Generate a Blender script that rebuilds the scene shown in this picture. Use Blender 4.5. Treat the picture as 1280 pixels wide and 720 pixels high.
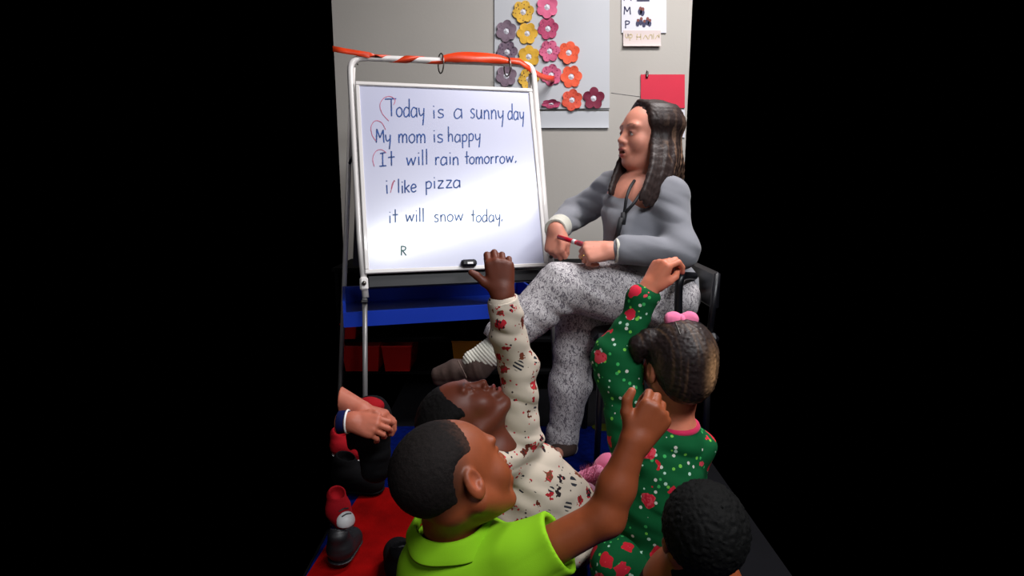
import bpy, math, random
import numpy as np
from mathutils import Vector

random.seed(7)
rng = np.random.default_rng(11)
for o in list(bpy.data.objects):
    bpy.data.objects.remove(o)
scene = bpy.context.scene
COL = scene.collection

# ------------------------------------------------------------------ camera
FPX = 760.0
PITCH = math.radians(10)
CAMH = 1.0
cam_d = bpy.data.cameras.new('camera')
cam = bpy.data.objects.new('camera', cam_d)
COL.objects.link(cam)
cam.location = (0, 0, CAMH)
cam.rotation_euler = (math.radians(90) - PITCH, 0, 0)
cam_d.sensor_width = 36
cam_d.lens = FPX / 1280 * 36
cam_d.clip_start = 0.05
scene.camera = cam

# ------------------------------------------------------------------ world, lights, exposure
w = bpy.data.worlds.new('world')
scene.world = w
w.use_nodes = True
w.node_tree.nodes['Background'].inputs[0].default_value = (0, 0, 0, 1)
w.node_tree.nodes['Background'].inputs[1].default_value = 0.0

def area(name, loc, target, sx, sy, power, col, spin=0.0):
    l = bpy.data.lights.new(name, 'AREA')
    l.shape = 'RECTANGLE'; l.size = sx; l.size_y = sy
    l.energy = power; l.color = col
    o = bpy.data.objects.new(name, l)
    COL.objects.link(o)
    o.location = loc
    d = Vector(target) - Vector(loc)
    q = d.to_track_quat('-Z', 'Y')
    from mathutils import Quaternion
    o.rotation_euler = (q @ Quaternion((0, 0, 1), spin)).to_euler()
    return o

# ceiling fixture behind and to the right of the camera: its mirror image is the bright band on the board
troffer = area('ceiling_lamp', (1.13, -0.28, 2.7), (1.13, -0.28, 0), 1.95, 0.46, 100, (0.95, 0.97, 1.0), 0)
troffer.rotation_euler = (0, 0, math.radians(49))
# row of ceiling fixtures over the middle of the room, in front of the wall
area('ceiling_lamp', (0.95, 2.0, 2.75), (0.75, 2.4, 0), 1.2, 0.35, 60, (1.0, 0.96, 0.95), 0)
# weak fill light added behind the camera on the left
area('fill_light', (-1.7, -1.6, 1.9), (0.1, 2.2, 0.9), 1.4, 1.2, 8, (0.98, 0.95, 0.97), 0)

scene.view_settings.view_transform = 'Standard'
scene.view_settings.look = 'None'
scene.view_settings.gamma = 1.0
scene.view_settings.use_curve_mapping = False
scene.view_settings.exposure = 0.0

# ------------------------------------------------------------------ measuring helpers
def srgb(r, g, b):
    f = lambda c: (c / 255 / 12.92) if c / 255 <= 0.04045 else ((c / 255 + 0.055) / 1.055) ** 2.4
    return (f(r), f(g), f(b))

_F = np.array([0, math.cos(PITCH), -math.sin(PITCH)])
_U = np.array([0, math.sin(PITCH), math.cos(PITCH)])
_R = np.array([1.0, 0, 0])
CAM = np.array([0, 0, CAMH])

def ray(px, py):
    return _R * (px - 640) / FPX + _U * (360 - py) / FPX + _F

def P(px, py, Y):
    d = ray(px, py)
    return CAM + d * (Y / d[1])

def G(px, py, z=0.0):
    d = ray(px, py)
    return CAM + d * ((z - CAMH) / d[2])

# whiteboard plane (solved from its four corners)
BA, BB = 0.2696, 0.3121
BU = np.array([math.cos(BA), math.sin(BA), 0])
BH = np.array([math.sin(BA), -math.cos(BA), 0])
BV = np.array([0, 0, 1]) * math.cos(BB) - BH * math.sin(BB)
BN = np.cross(BU, BV)
BC = np.array([-0.2322, 2.45, 1.0188])
BW, BHT = 0.72, 0.759

def B(px, py, off=0.0):
    d = ray(px, py)
    c = BC + BN * off
    t = np.dot(c - CAM, BN) / np.dot(d, BN)
    return CAM + d * t

# ------------------------------------------------------------------ object helpers
def link(o, parent=None):
    COL.objects.link(o)
    if parent is not None:
        o.parent = parent
    return o

def props(o, label=None, cat=None, group=None, kind=None):
    if label: o['label'] = label
    if cat: o['category'] = cat
    if group: o['group'] = group
    if kind: o['kind'] = kind
    return o

def thing(name, label, cat, loc=(0, 0, 0), group=None):
    o = bpy.data.objects.new(name, None)
    o.empty_display_size = 0.05
    o.location = tuple(loc)
    link(o)
    return props(o, label, cat, group)

def mesh_obj(name, verts, faces, mat, parent=None, smooth=False, colors=None):
    """One mesh object; world-space verts are stored relative to the parent's base."""
    verts = np.asarray(verts, dtype=np.float32)
    off = np.zeros(3, dtype=np.float32)
    if parent is not None:
        p = parent
        while p is not None:
            off += np.array(p.location, dtype=np.float32)
            p = p.parent
        loc = (0, 0, 0)
    else:
        off = np.array([verts[:, 0].mean(), verts[:, 1].mean(), verts[:, 2].min()], dtype=np.float32)
        loc = tuple(float(v) for v in off)
    v = verts - off
    me = bpy.data.meshes.new(name)
    if isinstance(faces, np.ndarray):
        n = faces.shape[0]; k = faces.shape[1]
        me.vertices.add(len(v)); me.vertices.foreach_set('co', v.ravel())
        me.loops.add(n * k); me.loops.foreach_set('vertex_index', faces.ravel().astype(np.int32))
        me.polygons.add(n)
        me.polygons.foreach_set('loop_start', np.arange(0, n * k, k, dtype=np.int32))
        me.polygons.foreach_set('loop_total', np.full(n, k, dtype=np.int32))
        me.update(calc_edges=True)
    else:
        me.from_pydata([tuple(map(float, a)) for a in v], [], faces)
        me.update()
    me.polygons.foreach_set('use_smooth', np.full(len(me.polygons), smooth, dtype=bool))
    if colors is not None:
        at = me.color_attributes.new('Col', 'FLOAT_COLOR', 'POINT')
        c4 = np.ones((len(v), 4), dtype=np.float32); c4[:, :3] = colors
        at.data.foreach_set('color', c4.ravel())
    me.validate()
    me.materials.append(mat)
    o = bpy.data.objects.new(name, me)
    o.location = loc
    link(o, parent)
    return o

class MB:
    """collects simple solids into one mesh"""
    def __init__(s): s.v = []; s.f = []
    def add(s, vs, fs):
        n = len(s.v); s.v += [tuple(map(float, a)) for a in vs]
        s.f += [tuple(i + n for i in f) for f in fs]
    def box(s, c, size, ax=None, bev=0.0):
        c = np.array(c, float); hx, hy, hz = [a / 2 for a in size]
        ax = np.eye(3) if ax is None else np.array(ax, float)
        b = min(bev, hx * .9, hy * .9, hz * .9)
        if b <= 0:
            vs = [c + ax[0] * x * hx + ax[1] * y * hy + ax[2] * z * hz for x in (-1, 1) for y in (-1, 1) for z in (-1, 1)]
            s.add(vs, [(0, 1, 3, 2), (4, 6, 7, 5), (0, 4, 5, 1), (2, 3, 7, 6), (0, 2, 6, 4), (1, 5, 7, 3)])
            return
        # chamfered box: 24 verts
        idx = {}; vs = []
        for x in (-1, 1):
            for y in (-1, 1):
                for z in (-1, 1):
                    for k, (dx, dy, dz) in enumerate(((0, b, b), (b, 0, b), (b, b, 0))):
                        idx[(x, y, z, k)] = len(vs)
                        vs.append(c + ax[0] * x * (hx - dx) + ax[1] * y * (hy - dy) + ax[2] * z * (hz - dz))
        fs = []
        q = [(-1, -1), (1, -1), (1, 1), (-1, 1)]
        for x in (-1, 1):
            f = [idx[(x, a, e, 0)] for a, e in q]; fs.append(f if x > 0 else f[::-1])
            f = [idx[(a, x, e, 1)] for a, e in q]; fs.append(f[::-1] if x > 0 else f)
            f = [idx[(a, e, x, 2)] for a, e in q]; fs.append(f if x > 0 else f[::-1])
        for a in (-1, 1):
            for e in (-1, 1):
                fs.append([idx[(a, e, -1, 0)], idx[(a, e, -1, 1)], idx[(a, e, 1, 1)], idx[(a, e, 1, 0)]])
                fs.append([idx[(a, -1, e, 0)], idx[(a, -1, e, 2)], idx[(a, 1, e, 2)], idx[(a, 1, e, 0)]])
                fs.append([idx[(-1, a, e, 1)], idx[(-1, a, e, 2)], idx[(1, a, e, 2)], idx[(1, a, e, 1)]])
        for x in (-1, 1):
            for y in (-1, 1):
                for z in (-1, 1):
                    fs.append([idx[(x, y, z, 0)], idx[(x, y, z, 1)], idx[(x, y, z, 2)]])
        s.add(vs, fs)
    def tube(s, pts, r, n=12, closed=False):
        pts = [np.array(p, float) for p in pts]; m = len(pts)
        rs = r if hasattr(r, '__len__') else [r] * m
        prev = None; rings = []
        for i in range(m):
            a = pts[(i - 1) % m] if (closed or i > 0) else pts[i]
            c = pts[(i + 1) % m] if (closed or i < m - 1) else pts[i]
            t = c - a; t /= np.linalg.norm(t)
            if prev is None:
                ref = np.array([0, 0, 1.0]) if abs(t[2]) < .9 else np.array([1.0, 0, 0])
                u = np.cross(t, ref)
            else:
                u = prev - t * np.dot(prev, t)
            u /= np.linalg.norm(u); prev = u; vv = np.cross(t, u)
            rings.append([pts[i] + rs[i] * (u * math.cos(2 * math.pi * k / n) + vv * math.sin(2 * math.pi * k / n)) for k in range(n)])
        vs = [p for rg in rings for p in rg]; fs = []
        for i in range(m if closed else m - 1):
            j = (i + 1) % m
            for k in range(n):
                k2 = (k + 1) % n
                fs.append((i * n + k, i * n + k2, j * n + k2, j * n + k))
        if not closed:
            fs.append(tuple(range(n))[::-1]); fs.append(tuple((m - 1) * n + k for k in range(n)))
        s.add(vs, fs)
    def ribbon(s, pts, wv, th=0.0):
        """flat strip: centre line pts, half-width vectors wv, optional thickness"""
        m = len(pts); vs = []; fs = []
        for p, q in zip(pts, wv):
            vs += [np.array(p) - q, np.array(p) + q]
        for i in range(m - 1):
            fs.append((2 * i, 2 * i + 1, 2 * i + 3, 2 * i + 2))
        s.add(vs, fs)
    def build(s, name, mat, parent=None, smooth=False):
        return mesh_obj(name, s.v, s.f, mat, parent, smooth)

def crom(pts, n=6, closed=False):
    pts = [np.array(p, float) for p in pts]; m = len(pts); out = []
    rng_ = range(m) if closed else range(m - 1)
    for i in rng_:
        p0 = pts[(i - 1) % m] if (closed or i > 0) else pts[i]
        p1 = pts[i]; p2 = pts[(i + 1) % m]
        p3 = pts[(i + 2) % m] if (closed or i + 2 < m) else p2
        for k in range(n):
            t = k / n
            out.append(.5 * ((2 * p1) + (-p0 + p2) * t + (2 * p0 - 5 * p1 + 4 * p2 - p3) * t * t + (-p0 + 3 * p1 - 3 * p2 + p3) * t ** 3))
    if not closed: out.append(pts[-1])
    return out

# ------------------------------------------------------------------ materials
class NT:
    def __init__(s, name):
        s.m = bpy.data.materials.new(name); s.m.use_nodes = True
        s.t = s.m.node_tree; s.b = s.t.nodes['Principled BSDF']
    def n(s, typ, **kw):
        nd = s.t.nodes.new(typ)
        for k, v in kw.items():
            if k.startswith('i_'):
                key = k[2:].replace('_', ' ')
                nd.inputs[int(key) if key.isdigit() else key].default_value = v
            else: setattr(nd, k, v)
        return nd
    def l(s, a, b): s.t.links.new(a, b)
    def coord(s): return s.n('ShaderNodeTexCoord').outputs['Object']
    def noise(s, scale, detail=2.0, vec=None, rough=.5):
        nd = s.n('ShaderNodeTexNoise', i_Scale=scale, i_Detail=detail, i_Roughness=rough)
        s.l(vec if vec is not None else s.coord(), nd.inputs['Vector']); return nd
    def ramp(s, fac, stops, mode='LINEAR'):
        r = s.n('ShaderNodeValToRGB'); r.color_ramp.interpolation = mode
        e = r.color_ramp.elements
        while len(e) < len(stops): e.new(.5)
        for q, (p, c) in zip(e, stops):
            q.position = p; q.color = (*c, 1) if len(c) == 3 else c
        s.l(fac, r.inputs[0]); return r.outputs[0]
    def mix(s, fac, a, b, mode='MIX'):
        m = s.n('ShaderNodeMix', data_type='RGBA', blend_type=mode)
        for v, sock in ((fac, m.inputs[0]), (a, m.inputs[6]), (b, m.inputs[7])):
            if hasattr(v, 'type') and hasattr(v, 'is_linked'): s.l(v, sock)
            elif isinstance(v, (int, float)): sock.default_value = v
            else: sock.default_value = (*v, 1)
        return m.outputs[2]
    def math(s, op, a, b=0.0, c=0.0):
        m = s.n('ShaderNodeMath', operation=op)
        for v, sock in ((a, m.inputs[0]), (b, m.inputs[1]), (c, m.inputs[2])):
            if hasattr(v, 'is_linked'): s.l(v, sock)
            else: sock.default_value = v
        return m.outputs[0]
    def base(s, v):
        if hasattr(v, 'is_linked'): s.l(v, s.b.inputs['Base Color'])
        else: s.b.inputs['Base Color'].default_value = (*v, 1)
    def bump(s, h, strength=.3, dist=.002):
        b = s.n('ShaderNodeBump', i_Strength=strength, i_Distance=dist)
        s.l(h, b.inputs['Height']); s.l(b.outputs[0], s.b.inputs['Normal'])
    def set(s, **kw):
        for k, v in kw.items(): s.b.inputs[k.replace('_', ' ')].default_value = v
        return s

def plain(name, col, rough=.6, var=.08, scale=18, metal=0.0, spec=.5, bump=0.0, bscale=200, coat=0.0):
    t = NT(name)
    nz = t.noise(scale, 3)
    dark = tuple(c * (1 - var) for c in col); light = tuple(min(1, c * (1 + var)) for c in col)
    t.base(t.ramp(nz.outputs['Fac'], [(.3, dark), (.7, light)]))
    t.set(Roughness=rough, Metallic=metal)
    t.b.inputs['Specular IOR Level'].default_value = spec
    t.b.inputs['Coat Weight'].default_value = coat
    if bump: t.bump(t.noise(bscale, 2).outputs['Fac'], bump)
    return t.m

def painted(name, rough=.55, spec=.4, bump=0.15, bscale=350, sss=0.0, var=.12, vscale=60):
    """colour comes from the Col attribute, varied with fine noise"""
    t = NT(name)
    a = t.n('ShaderNodeAttribute', attribute_name='Col')
    nz = t.noise(vscale, 3)
    f = t.ramp(nz.outputs['Fac'], [(.3, (1 - var,) * 3), (.7, (1 + var,) * 3)])
    t.base(t.mix(1.0, a.outputs['Color'], f, 'MULTIPLY'))
    t.set(Roughness=rough)
    t.b.inputs['Specular IOR Level'].default_value = spec
    if sss:
        t.b.inputs['Subsurface Weight'].default_value = sss
        t.b.inputs['Subsurface Radius'].default_value = (.01, .004, .002)
        t.b.inputs['Subsurface Scale'].default_value = 1.0
    if bump: t.bump(t.noise(bscale, 2).outputs['Fac'], bump, .001)
    return t.m

M = {}
M['wall'] = plain('wall_paint', srgb(176, 172, 166), .75, .03, 3, bump=.15, bscale=90)
M['white_metal'] = plain('white_enamel', srgb(232, 228, 226), .32, .03, 8, coat=.3)
M['grey_metal'] = plain('grey_steel', srgb(130, 128, 128), .35, .05, 8, metal=.3)
M['dark_steel'] = plain('dark_ring_steel', srgb(110, 105, 100), .3, .1, 40, metal=.9)
M['black_plastic'] = plain('black_plastic', srgb(20, 20, 24), .5, .1, 8)
M['black_wood'] = plain('black_laminate', srgb(9, 9, 11), .8, .1, 8, spec=.1)
M['back_board'] = plain('chalkboard_grey', srgb(62, 60, 62), .7, .1, 5)
M['blue_plastic'] = plain('blue_plastic', srgb(0, 52, 176), .5, .04, 6)
M['red_plastic'] = plain('red_plastic', srgb(238, 24, 20), .5, .08, 6)
M['yellow_plastic'] = plain('yellow_plastic', srgb(220, 140, 14), .5, .06, 6)
M['marker_red'] = plain('red_marker_plastic', srgb(190, 20, 45), .3, .04, 10)
M['white_plastic'] = plain('white_plastic', srgb(235, 235, 235), .4, .02, 10)
M['paper_white'] = plain('white_paper', srgb(212, 212, 222), .75, .02, 5)
M['paper_poster'] = plain('poster_paper', srgb(188, 191, 197), .7, .03, 3)
M['paper_cream'] = plain('cream_label_paper', srgb(206, 192, 190), .75, .02, 12)
M['paper_red'] = plain('crimson_paper', srgb(205, 32, 62), .7, .05, 5)
M['ribbon'] = plain('orange_ribbon', srgb(226, 66, 26), .38, .12, 20)
M['ink_blue'] = plain('blue_marker_ink', srgb(14, 66, 136), .6, .35, 60)
M['ink_faint'] = plain('thin_blue_marker_ink', srgb(70, 100, 148), .6, .3, 60)
M['ink_green'] = plain('green_marker_ink', srgb(30, 84, 84), .6, .2, 60)
M['ink_red'] = plain('red_marker_ink', srgb(190, 100, 130), .6, .25, 60)
M['ink_navy'] = plain('navy_print', srgb(50, 50, 84), .7, .15, 60)
M['ink_tan'] = plain('tan_print', srgb(188, 172, 128), .7, .15, 60)
M['ink_brown'] = plain('brown_print', srgb(120, 62, 56), .7, .3, 90)
M['chair'] = plain('black_chair', srgb(14, 14, 20), .4, .1, 10)
M['shoe_brown'] = plain('brown_suede', srgb(66, 48, 42), .85, .2, 30, bump=.3, bscale=150)
M['lace'] = plain('shoe_stitch', srgb(110, 92, 84), .8, .1, 30)
M['cord'] = plain('black_lanyard_cord', srgb(14, 14, 20), .7, .1, 30)
M['white_knit'] = None
M['skin'] = painted('skin', .5, .35, .12, 300, sss=.08, var=.06, vscale=40)
M['hair'] = painted('hair', .5, .3, .3, 220, var=.3, vscale=140)
M['hair_matte'] = painted('short_hair', .8, .15, .6, 420, var=.4, vscale=260)
M['eye'] = painted('eyeball', .15, .5, 0, var=.02)
M['gold'] = plain('gold_metal', srgb(200, 160, 80), .25, .05, 10, metal=.9)

t = NT('whiteboard_gloss')
t.base(t.ramp(t.noise(2.2, 3).outputs['Fac'], [(.3, srgb(196, 199, 224)), (.7, srgb(204, 206, 228))]))
t.set(Roughness=.26)
t.b.inputs['Specular IOR Level'].default_value = .55
t.b.inputs['Coat Weight'].default_value = 1.0
t.b.inputs['Coat Roughness'].default_value = .14
M['board'] = t.m

def cloth(name, col, var=.06, rough=.85, weave=900, folds=0.0, sheen=.2):
    t = NT(name)
    nz = t.noise(9, 3)
    t.base(t.ramp(nz.outputs['Fac'], [(.3, tuple(c * (1 - var) for c in col)), (.7, tuple(min(1, c * (1 + var)) for c in col))]))
    t.set(Roughness=rough)
    t.b.inputs['Sheen Weight'].default_value = sheen
    t.b.inputs['Specular IOR Level'].default_value = .15
    t.bump(t.noise(weave, 1).outputs['Fac'], .25, .001)
    return t.m

M['grey_sweater'] = cloth('grey_jersey', srgb(126, 127, 134))
M['white_knit'] = cloth('white_knit', srgb(205, 202, 190))
M['lime'] = cloth('lime_cotton', srgb(128, 184, 26), .05, sheen=0)
M['cream_rib'] = cloth('cream_ribbed_cuff', srgb(205, 192, 176), .04)
M['pink_rib'] = cloth('pink_ribbed_collar', srgb(196, 40, 82), .04)
M['dark_trouser'] = cloth('dark_trousers', srgb(5, 5, 8), .1, sheen=0)
M['navy_cloth'] = cloth('navy_cloth', srgb(14, 22, 70), .1, sheen=0)
M['red_cloth'] = cloth('red_cloth', srgb(150, 12, 24), .1, sheen=0)
M['pink_fur'] = cloth('pink_fur', srgb(232, 140, 176), .12)
M['pink_bow'] = cloth('pink_bow_fabric', srgb(235, 120, 160), .08)
M['mauve_cloth'] = cloth('dusty_pink_fabric', srgb(150, 105, 125), .1)

# leopard-like grey squiggles on the pyjama trousers
t = NT('squiggle_print_flannel')
co = t.coord()
n1 = t.noise(100, 0.5, co); n1.inputs['Distortion'].default_value = 1.2
mp = t.n('ShaderNodeMapping'); mp.inputs['Scale'].default_value = (1, 1, .55); t.l(co, mp.inputs[0]); t.l(mp.outputs[0], n1.inputs['Vector'])
t.base(t.ramp(n1.outputs['Fac'], [(.42, srgb(198, 193, 195)), (.46, srgb(112, 106, 114)), (.52, srgb(118, 112, 118)), (.56, srgb(198, 193, 195))]))
t.set(Roughness=.9); t.b.inputs['Specular IOR Level'].default_value = .1
t.bump(t.noise(700, 1, co).outputs['Fac'], .2, .001)
M['squiggle'] = t.m

def scatter_print(name, ground, figs, dots, s1=27, s2=64, thr=.33, dthr=.17, stripes=None, nz_s=110, nz_a=.8):
    """cloth with scattered irregular printed figures and small dots"""
    t = NT(name); co = t.coord()
    nz = t.noise(nz_s, 1, co, .5)
    vor = t.n('ShaderNodeTexVoronoi', i_Scale=s1, i_Randomness=.85); t.l(co, vor.inputs['Vector'])
    wob = t.math('ADD', vor.outputs['Distance'], t.math('MULTIPLY', t.math('SUBTRACT', nz.outputs['Fac'], .5), nz_a))
    m1 = t.math('LESS_THAN', wob, thr)
    sep = t.n('ShaderNodeSeparateColor'); t.l(vor.outputs['Color'], sep.inputs[0])
    n2 = t.noise(150, 1, co)
    pick = t.math('FRACT', t.math('ADD', sep.outputs[0], t.math('MULTIPLY', n2.outputs['Fac'], .55)))
    fig = t.ramp(pick, [(i / len(figs), c) for i, c in enumerate(figs)], 'CONSTANT')
    v2 = t.n('ShaderNodeTexVoronoi', i_Scale=s2, i_Randomness=1.0); t.l(co, v2.inputs['Vector'])
    sp2 = t.n('ShaderNodeSeparateColor'); t.l(v2.outputs['Color'], sp2.inputs[0])
    m2 = t.math('MULTIPLY', t.math('LESS_THAN', v2.outputs['Distance'], dthr), t.math('GREATER_THAN', sp2.outputs[1], .45))
    dc = t.ramp(sp2.outputs[0], [(i / len(dots), c) for i, c in enumerate(dots)], 'CONSTANT')
    base = t.ramp(t.noise(7, 2, co).outputs['Fac'], [(.3, tuple(c * .93 for c in ground)), (.7, ground)])
    c = t.mix(m2, base, dc)
    if stripes:
        sx = t.n('ShaderNodeSeparateXYZ'); t.l(co, sx.inputs[0])
        wv = t.math('SINE', t.math('MULTIPLY', t.math('ADD', sx.outputs[2], t.math('MULTIPLY', sx.outputs[0], .6)), 620))
        isl = t.math('LESS_THAN', sep.outputs[1], .28)
        box = t.math('MULTIPLY', t.math('LESS_THAN', vor.outputs['Distance'], .36), isl)
        stripe_col = t.mix(t.math('GREATER_THAN', wv, 0.0), base, stripes)
        c = t.mix(t.math('MULTIPLY', m1, t.math('SUBTRACT', 1.0, isl)), c, fig)
        c = t.mix(box, c, stripe_col)
    else:
        c = t.mix(m1, c, fig)
    t.base(c)
    t.set(Roughness=.85); t.b.inputs['Specular IOR Level'].default_value = .15
    t.bump(t.noise(800, 1, co).outputs['Fac'], .2, .001)
    return t.m

M['cream_print'] = scatter_print('cream_figure_print', srgb(196, 182, 166),
    [srgb(160, 28, 40), srgb(92, 40, 28), srgb(38, 30, 34), srgb(186, 40, 52), srgb(110, 58, 40)],
    [srgb(180, 50, 60), srgb(60, 50, 54), srgb(170, 60, 70)], stripes=srgb(48, 48, 56))
M['green_print'] = scatter_print('green_figure_print', srgb(8, 84, 44),
    [srgb(206, 38, 62), srgb(196, 34, 54), srgb(214, 70, 84), srgb(190, 30, 44)],
    [srgb(176, 210, 190), srgb(60, 170, 90), srgb(110, 190, 70), srgb(200, 200, 190)], s1=17, s2=66, thr=.3, dthr=.27, nz_s=60, nz_a=.35)

# rug
t = NT('classroom_rug'); co = t.coord()
sx = t.n('ShaderNodeSeparateXYZ'); t.l(co, sx.inputs[0])
t.base(t.ramp(t.noise(60, 3, co).outputs['Fac'], [(.3, srgb(0, 11, 66)), (.7, srgb(0, 20, 94))]))
t.set(Roughness=.95); t.b.inputs['Specular IOR Level'].default_value = .05
t.bump(t.noise(500, 2, co).outputs['Fac'], .5, .002)
M['rug_blue'] = t.m
M['rug_red'] = plain('red_rug_pile', srgb(128, 4, 4), .95, .25, 14, spec=.05, bump=.5, bscale=500)
M['rug_green'] = plain('olive_rug_pile', srgb(58, 62, 12), .95, .2, 30, spec=.05, bump=.5, bscale=500)
M['floor'] = plain('dark_floor', srgb(8, 8, 12), .8, .2, 6, spec=.1)

# ------------------------------------------------------------------ signed-distance sculpting
def frame(forward, up=(0, 0, 1)):
    f = np.array(forward, float); f /= np.linalg.norm(f)
    u = np.array(up, float); u -= f * np.dot(u, f); u /= np.linalg.norm(u)
    r = np.cross(f, u)
    return np.array([r, f, u])          # rows: right, forward, up

class Loc:
    """local frame -> world; rows of A are the local x, y, z axes"""
    def __init__(s, o, A, k=1.0): s.o = np.array(o, float); s.A = A; s.k = k
    def __call__(s, p): return s.o + (np.array(p, float) * s.k) @ s.A

class Field:
    def __init__(s, lo, hi, h):
        s.h = h; s.lo = np.array(lo, float)
        s.n = [int(math.ceil((b - a) / h)) + 1 for a, b in zip(lo, hi)]
        s.d = np.full(s.n, 1.0, np.float32)
        s.ax = [np.asarray(s.lo[i] + h * np.arange(s.n[i]), np.float32) for i in range(3)]
    def _sl(s, lo, hi):
        out = []
        for i in range(3):
            a = max(0, int((lo[i] - s.lo[i]) / s.h)); b = min(s.n[i], int((hi[i] - s.lo[i]) / s.h) + 2)
            if b <= a: return None
            out.append(slice(a, b))
        return tuple(out)
    def op(s, fn, lo, hi, k=0.0, mode='u'):
        m = max(k, .0) + 3.5 * s.h + .012
        sl = s._sl(np.array(lo) - m, np.array(hi) + m)
        if sl is None: return
        X = s.ax[0][sl[0]][:, None, None]; Y = s.ax[1][sl[1]][None, :, None]; Z = s.ax[2][sl[2]][None, None, :]
        e = fn(X, Y, Z); d = s.d[sl]
        if mode == 'u':
            r = np.minimum(d, e)
            if k > 0: hh = np.maximum(k - np.abs(d - e), 0) / k; r = r - hh * hh * k * .25
        else:
            e = -e; r = np.maximum(d, e)
            if k > 0: hh = np.maximum(k - np.abs(d - e), 0) / k; r = r + hh * hh * k * .25
        s.d[sl] = r
    def cone(s, a, b, r1, r2=None, k=.01, mode='u'):
        r2 = r1 if r2 is None else r2
        a = np.array(a, float); b = np.array(b, float); ba = b - a; L = max(float(ba @ ba), 1e-9)
        def fn(X, Y, Z):
            x = X - a[0]; y = Y - a[1]; z = Z - a[2]
            t_ = np.clip((x * ba[0] + y * ba[1] + z * ba[2]) / L, 0, 1)
            return np.sqrt((x - t_ * ba[0]) ** 2 + (y - t_ * ba[1]) ** 2 + (z - t_ * ba[2]) ** 2) - (r1 + (r2 - r1) * t_)
        s.op(fn, np.minimum(a - r1, b - r2), np.maximum(a + r1, b + r2), k, mode)
    def ell(s, c, rad, A=None, k=.01, mode='u'):
        c = np.array(c, float); A = np.eye(3) if A is None else A; rad = np.array(rad, float); R = rad.max()
        def fn(X, Y, Z):
            x = X - c[0]; y = Y - c[1]; z = Z - c[2]
            k0 = 0; k1 = 0
            for i in range(3):
                q = (x * A[i][0] + y * A[i][1] + z * A[i][2]) / rad[i]
                k0 = k0 + q * q; k1 = k1 + (q / rad[i]) ** 2
            k0 = np.sqrt(k0); return k0 * (k0 - 1) / (np.sqrt(k1) + 1e-6)
        s.op(fn, c - R, c + R, k, mode)
    def chain(s, pts, rad, k=.015, mode='u'):
        for i in range(len(pts) - 1): s.cone(pts[i], pts[i + 1], rad[i], rad[i + 1], k, mode)
    def disp(s, fn):
        """displace only near the surface"""
        i, j, l = np.nonzero(np.abs(s.d) < .02)
        s.d[i, j, l] += fn(s.ax[0][i], s.ax[1][j], s.ax[2][l]).astype(np.float32)
    def plane(s, p, n):
        """keep the side the normal points away from"""
        p = np.array(p, float); n = np.array(n, float) / np.linalg.norm(n)
        e = (s.ax[0][:, None, None] - p[0]) * n[0] + (s.ax[1][None, :, None] - p[1]) * n[1] + (s.ax[2][None, None, :] - p[2]) * n[2]
        s.d = np.maximum(s.d, e)
    def mesh(s):
        d = s.d; sg = d < 0
        sg[0], sg[-1], sg[:, 0], sg[:, -1], sg[:, :, 0], sg[:, :, -1] = (False,) * 6
        d = np.where(sg, d, np.maximum(d, 1e-5))
        c = [sg[i:sg.shape[0] - 1 + i, j:sg.shape[1] - 1 + j, l:sg.shape[2] - 1 + l] for i in (0, 1) for j in (0, 1) for l in (0, 1)]
        al = c[0].copy(); an = c[0].copy()
        for q in c[1:]: al &= q; an |= q
        act = an & ~al
        I = np.argwhere(act); idx = np.full(act.shape, -1, np.int32); idx[act] = np.arange(len(I))
        acc = np.zeros((len(I), 3)); cnt = np.zeros(len(I))
        off = [(i, j, l) for i in (0, 1) for j in (0, 1) for l in (0, 1)]
        vals = {o: d[I[:, 0] + o[0], I[:, 1] + o[1], I[:, 2] + o[2]].astype(float) for o in off}
        for a in off:
            for ax in range(3):
                if a[ax] == 0:
                    b = list(a); b[ax] = 1; b = tuple(b)
                    va, vb = vals[a], vals[b]; m = (va < 0) != (vb < 0)
                    t_ = np.where(m, va / np.where(m, va - vb, 1), 0)
                    p = np.tile(np.array(a, float), (len(I), 1)); p[:, ax] = t_
                    acc[m] += p[m]; cnt[m] += 1
        V = (I + acc / np.maximum(cnt, 1)[:, None]) * s.h + s.lo
        F = []
        for ax in range(3):
            u, v = [(1, 2), (2, 0), (0, 1)][ax]
            a = [slice(None)] * 3; b = [slice(None)] * 3
            a[ax] = slice(0, -1); b[ax] = slice(1, None)
            A_, B_ = sg[tuple(a)], sg[tuple(b)]
            E = np.argwhere(A_ != B_)
            E = E[(E[:, u] > 0) & (E[:, v] > 0) & (E[:, u] < sg.shape[u] - 1) & (E[:, v] < sg.shape[v] - 1)]
            inside = sg[E[:, 0], E[:, 1], E[:, 2]]
            q = []
            for du, dv in ((-1, -1), (0, -1), (0, 0), (-1, 0)):
                e = E.copy(); e[:, u] += du; e[:, v] += dv
                q.append(idx[e[:, 0], e[:, 1], e[:, 2]])
            q = np.stack(q, 1)
            q[~inside] = q[~inside][:, ::-1]
            F.append(q)
        F = np.concatenate(F); F = F[(F >= 0).all(1)]
        return V.astype(np.float32), F.astype(np.int32)
    def build(s, name, mat, parent=None, paint=None):
        V, F = s.mesh()
        return mesh_obj(name, V, F, mat, parent, True, paint(V) if paint else None)

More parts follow.
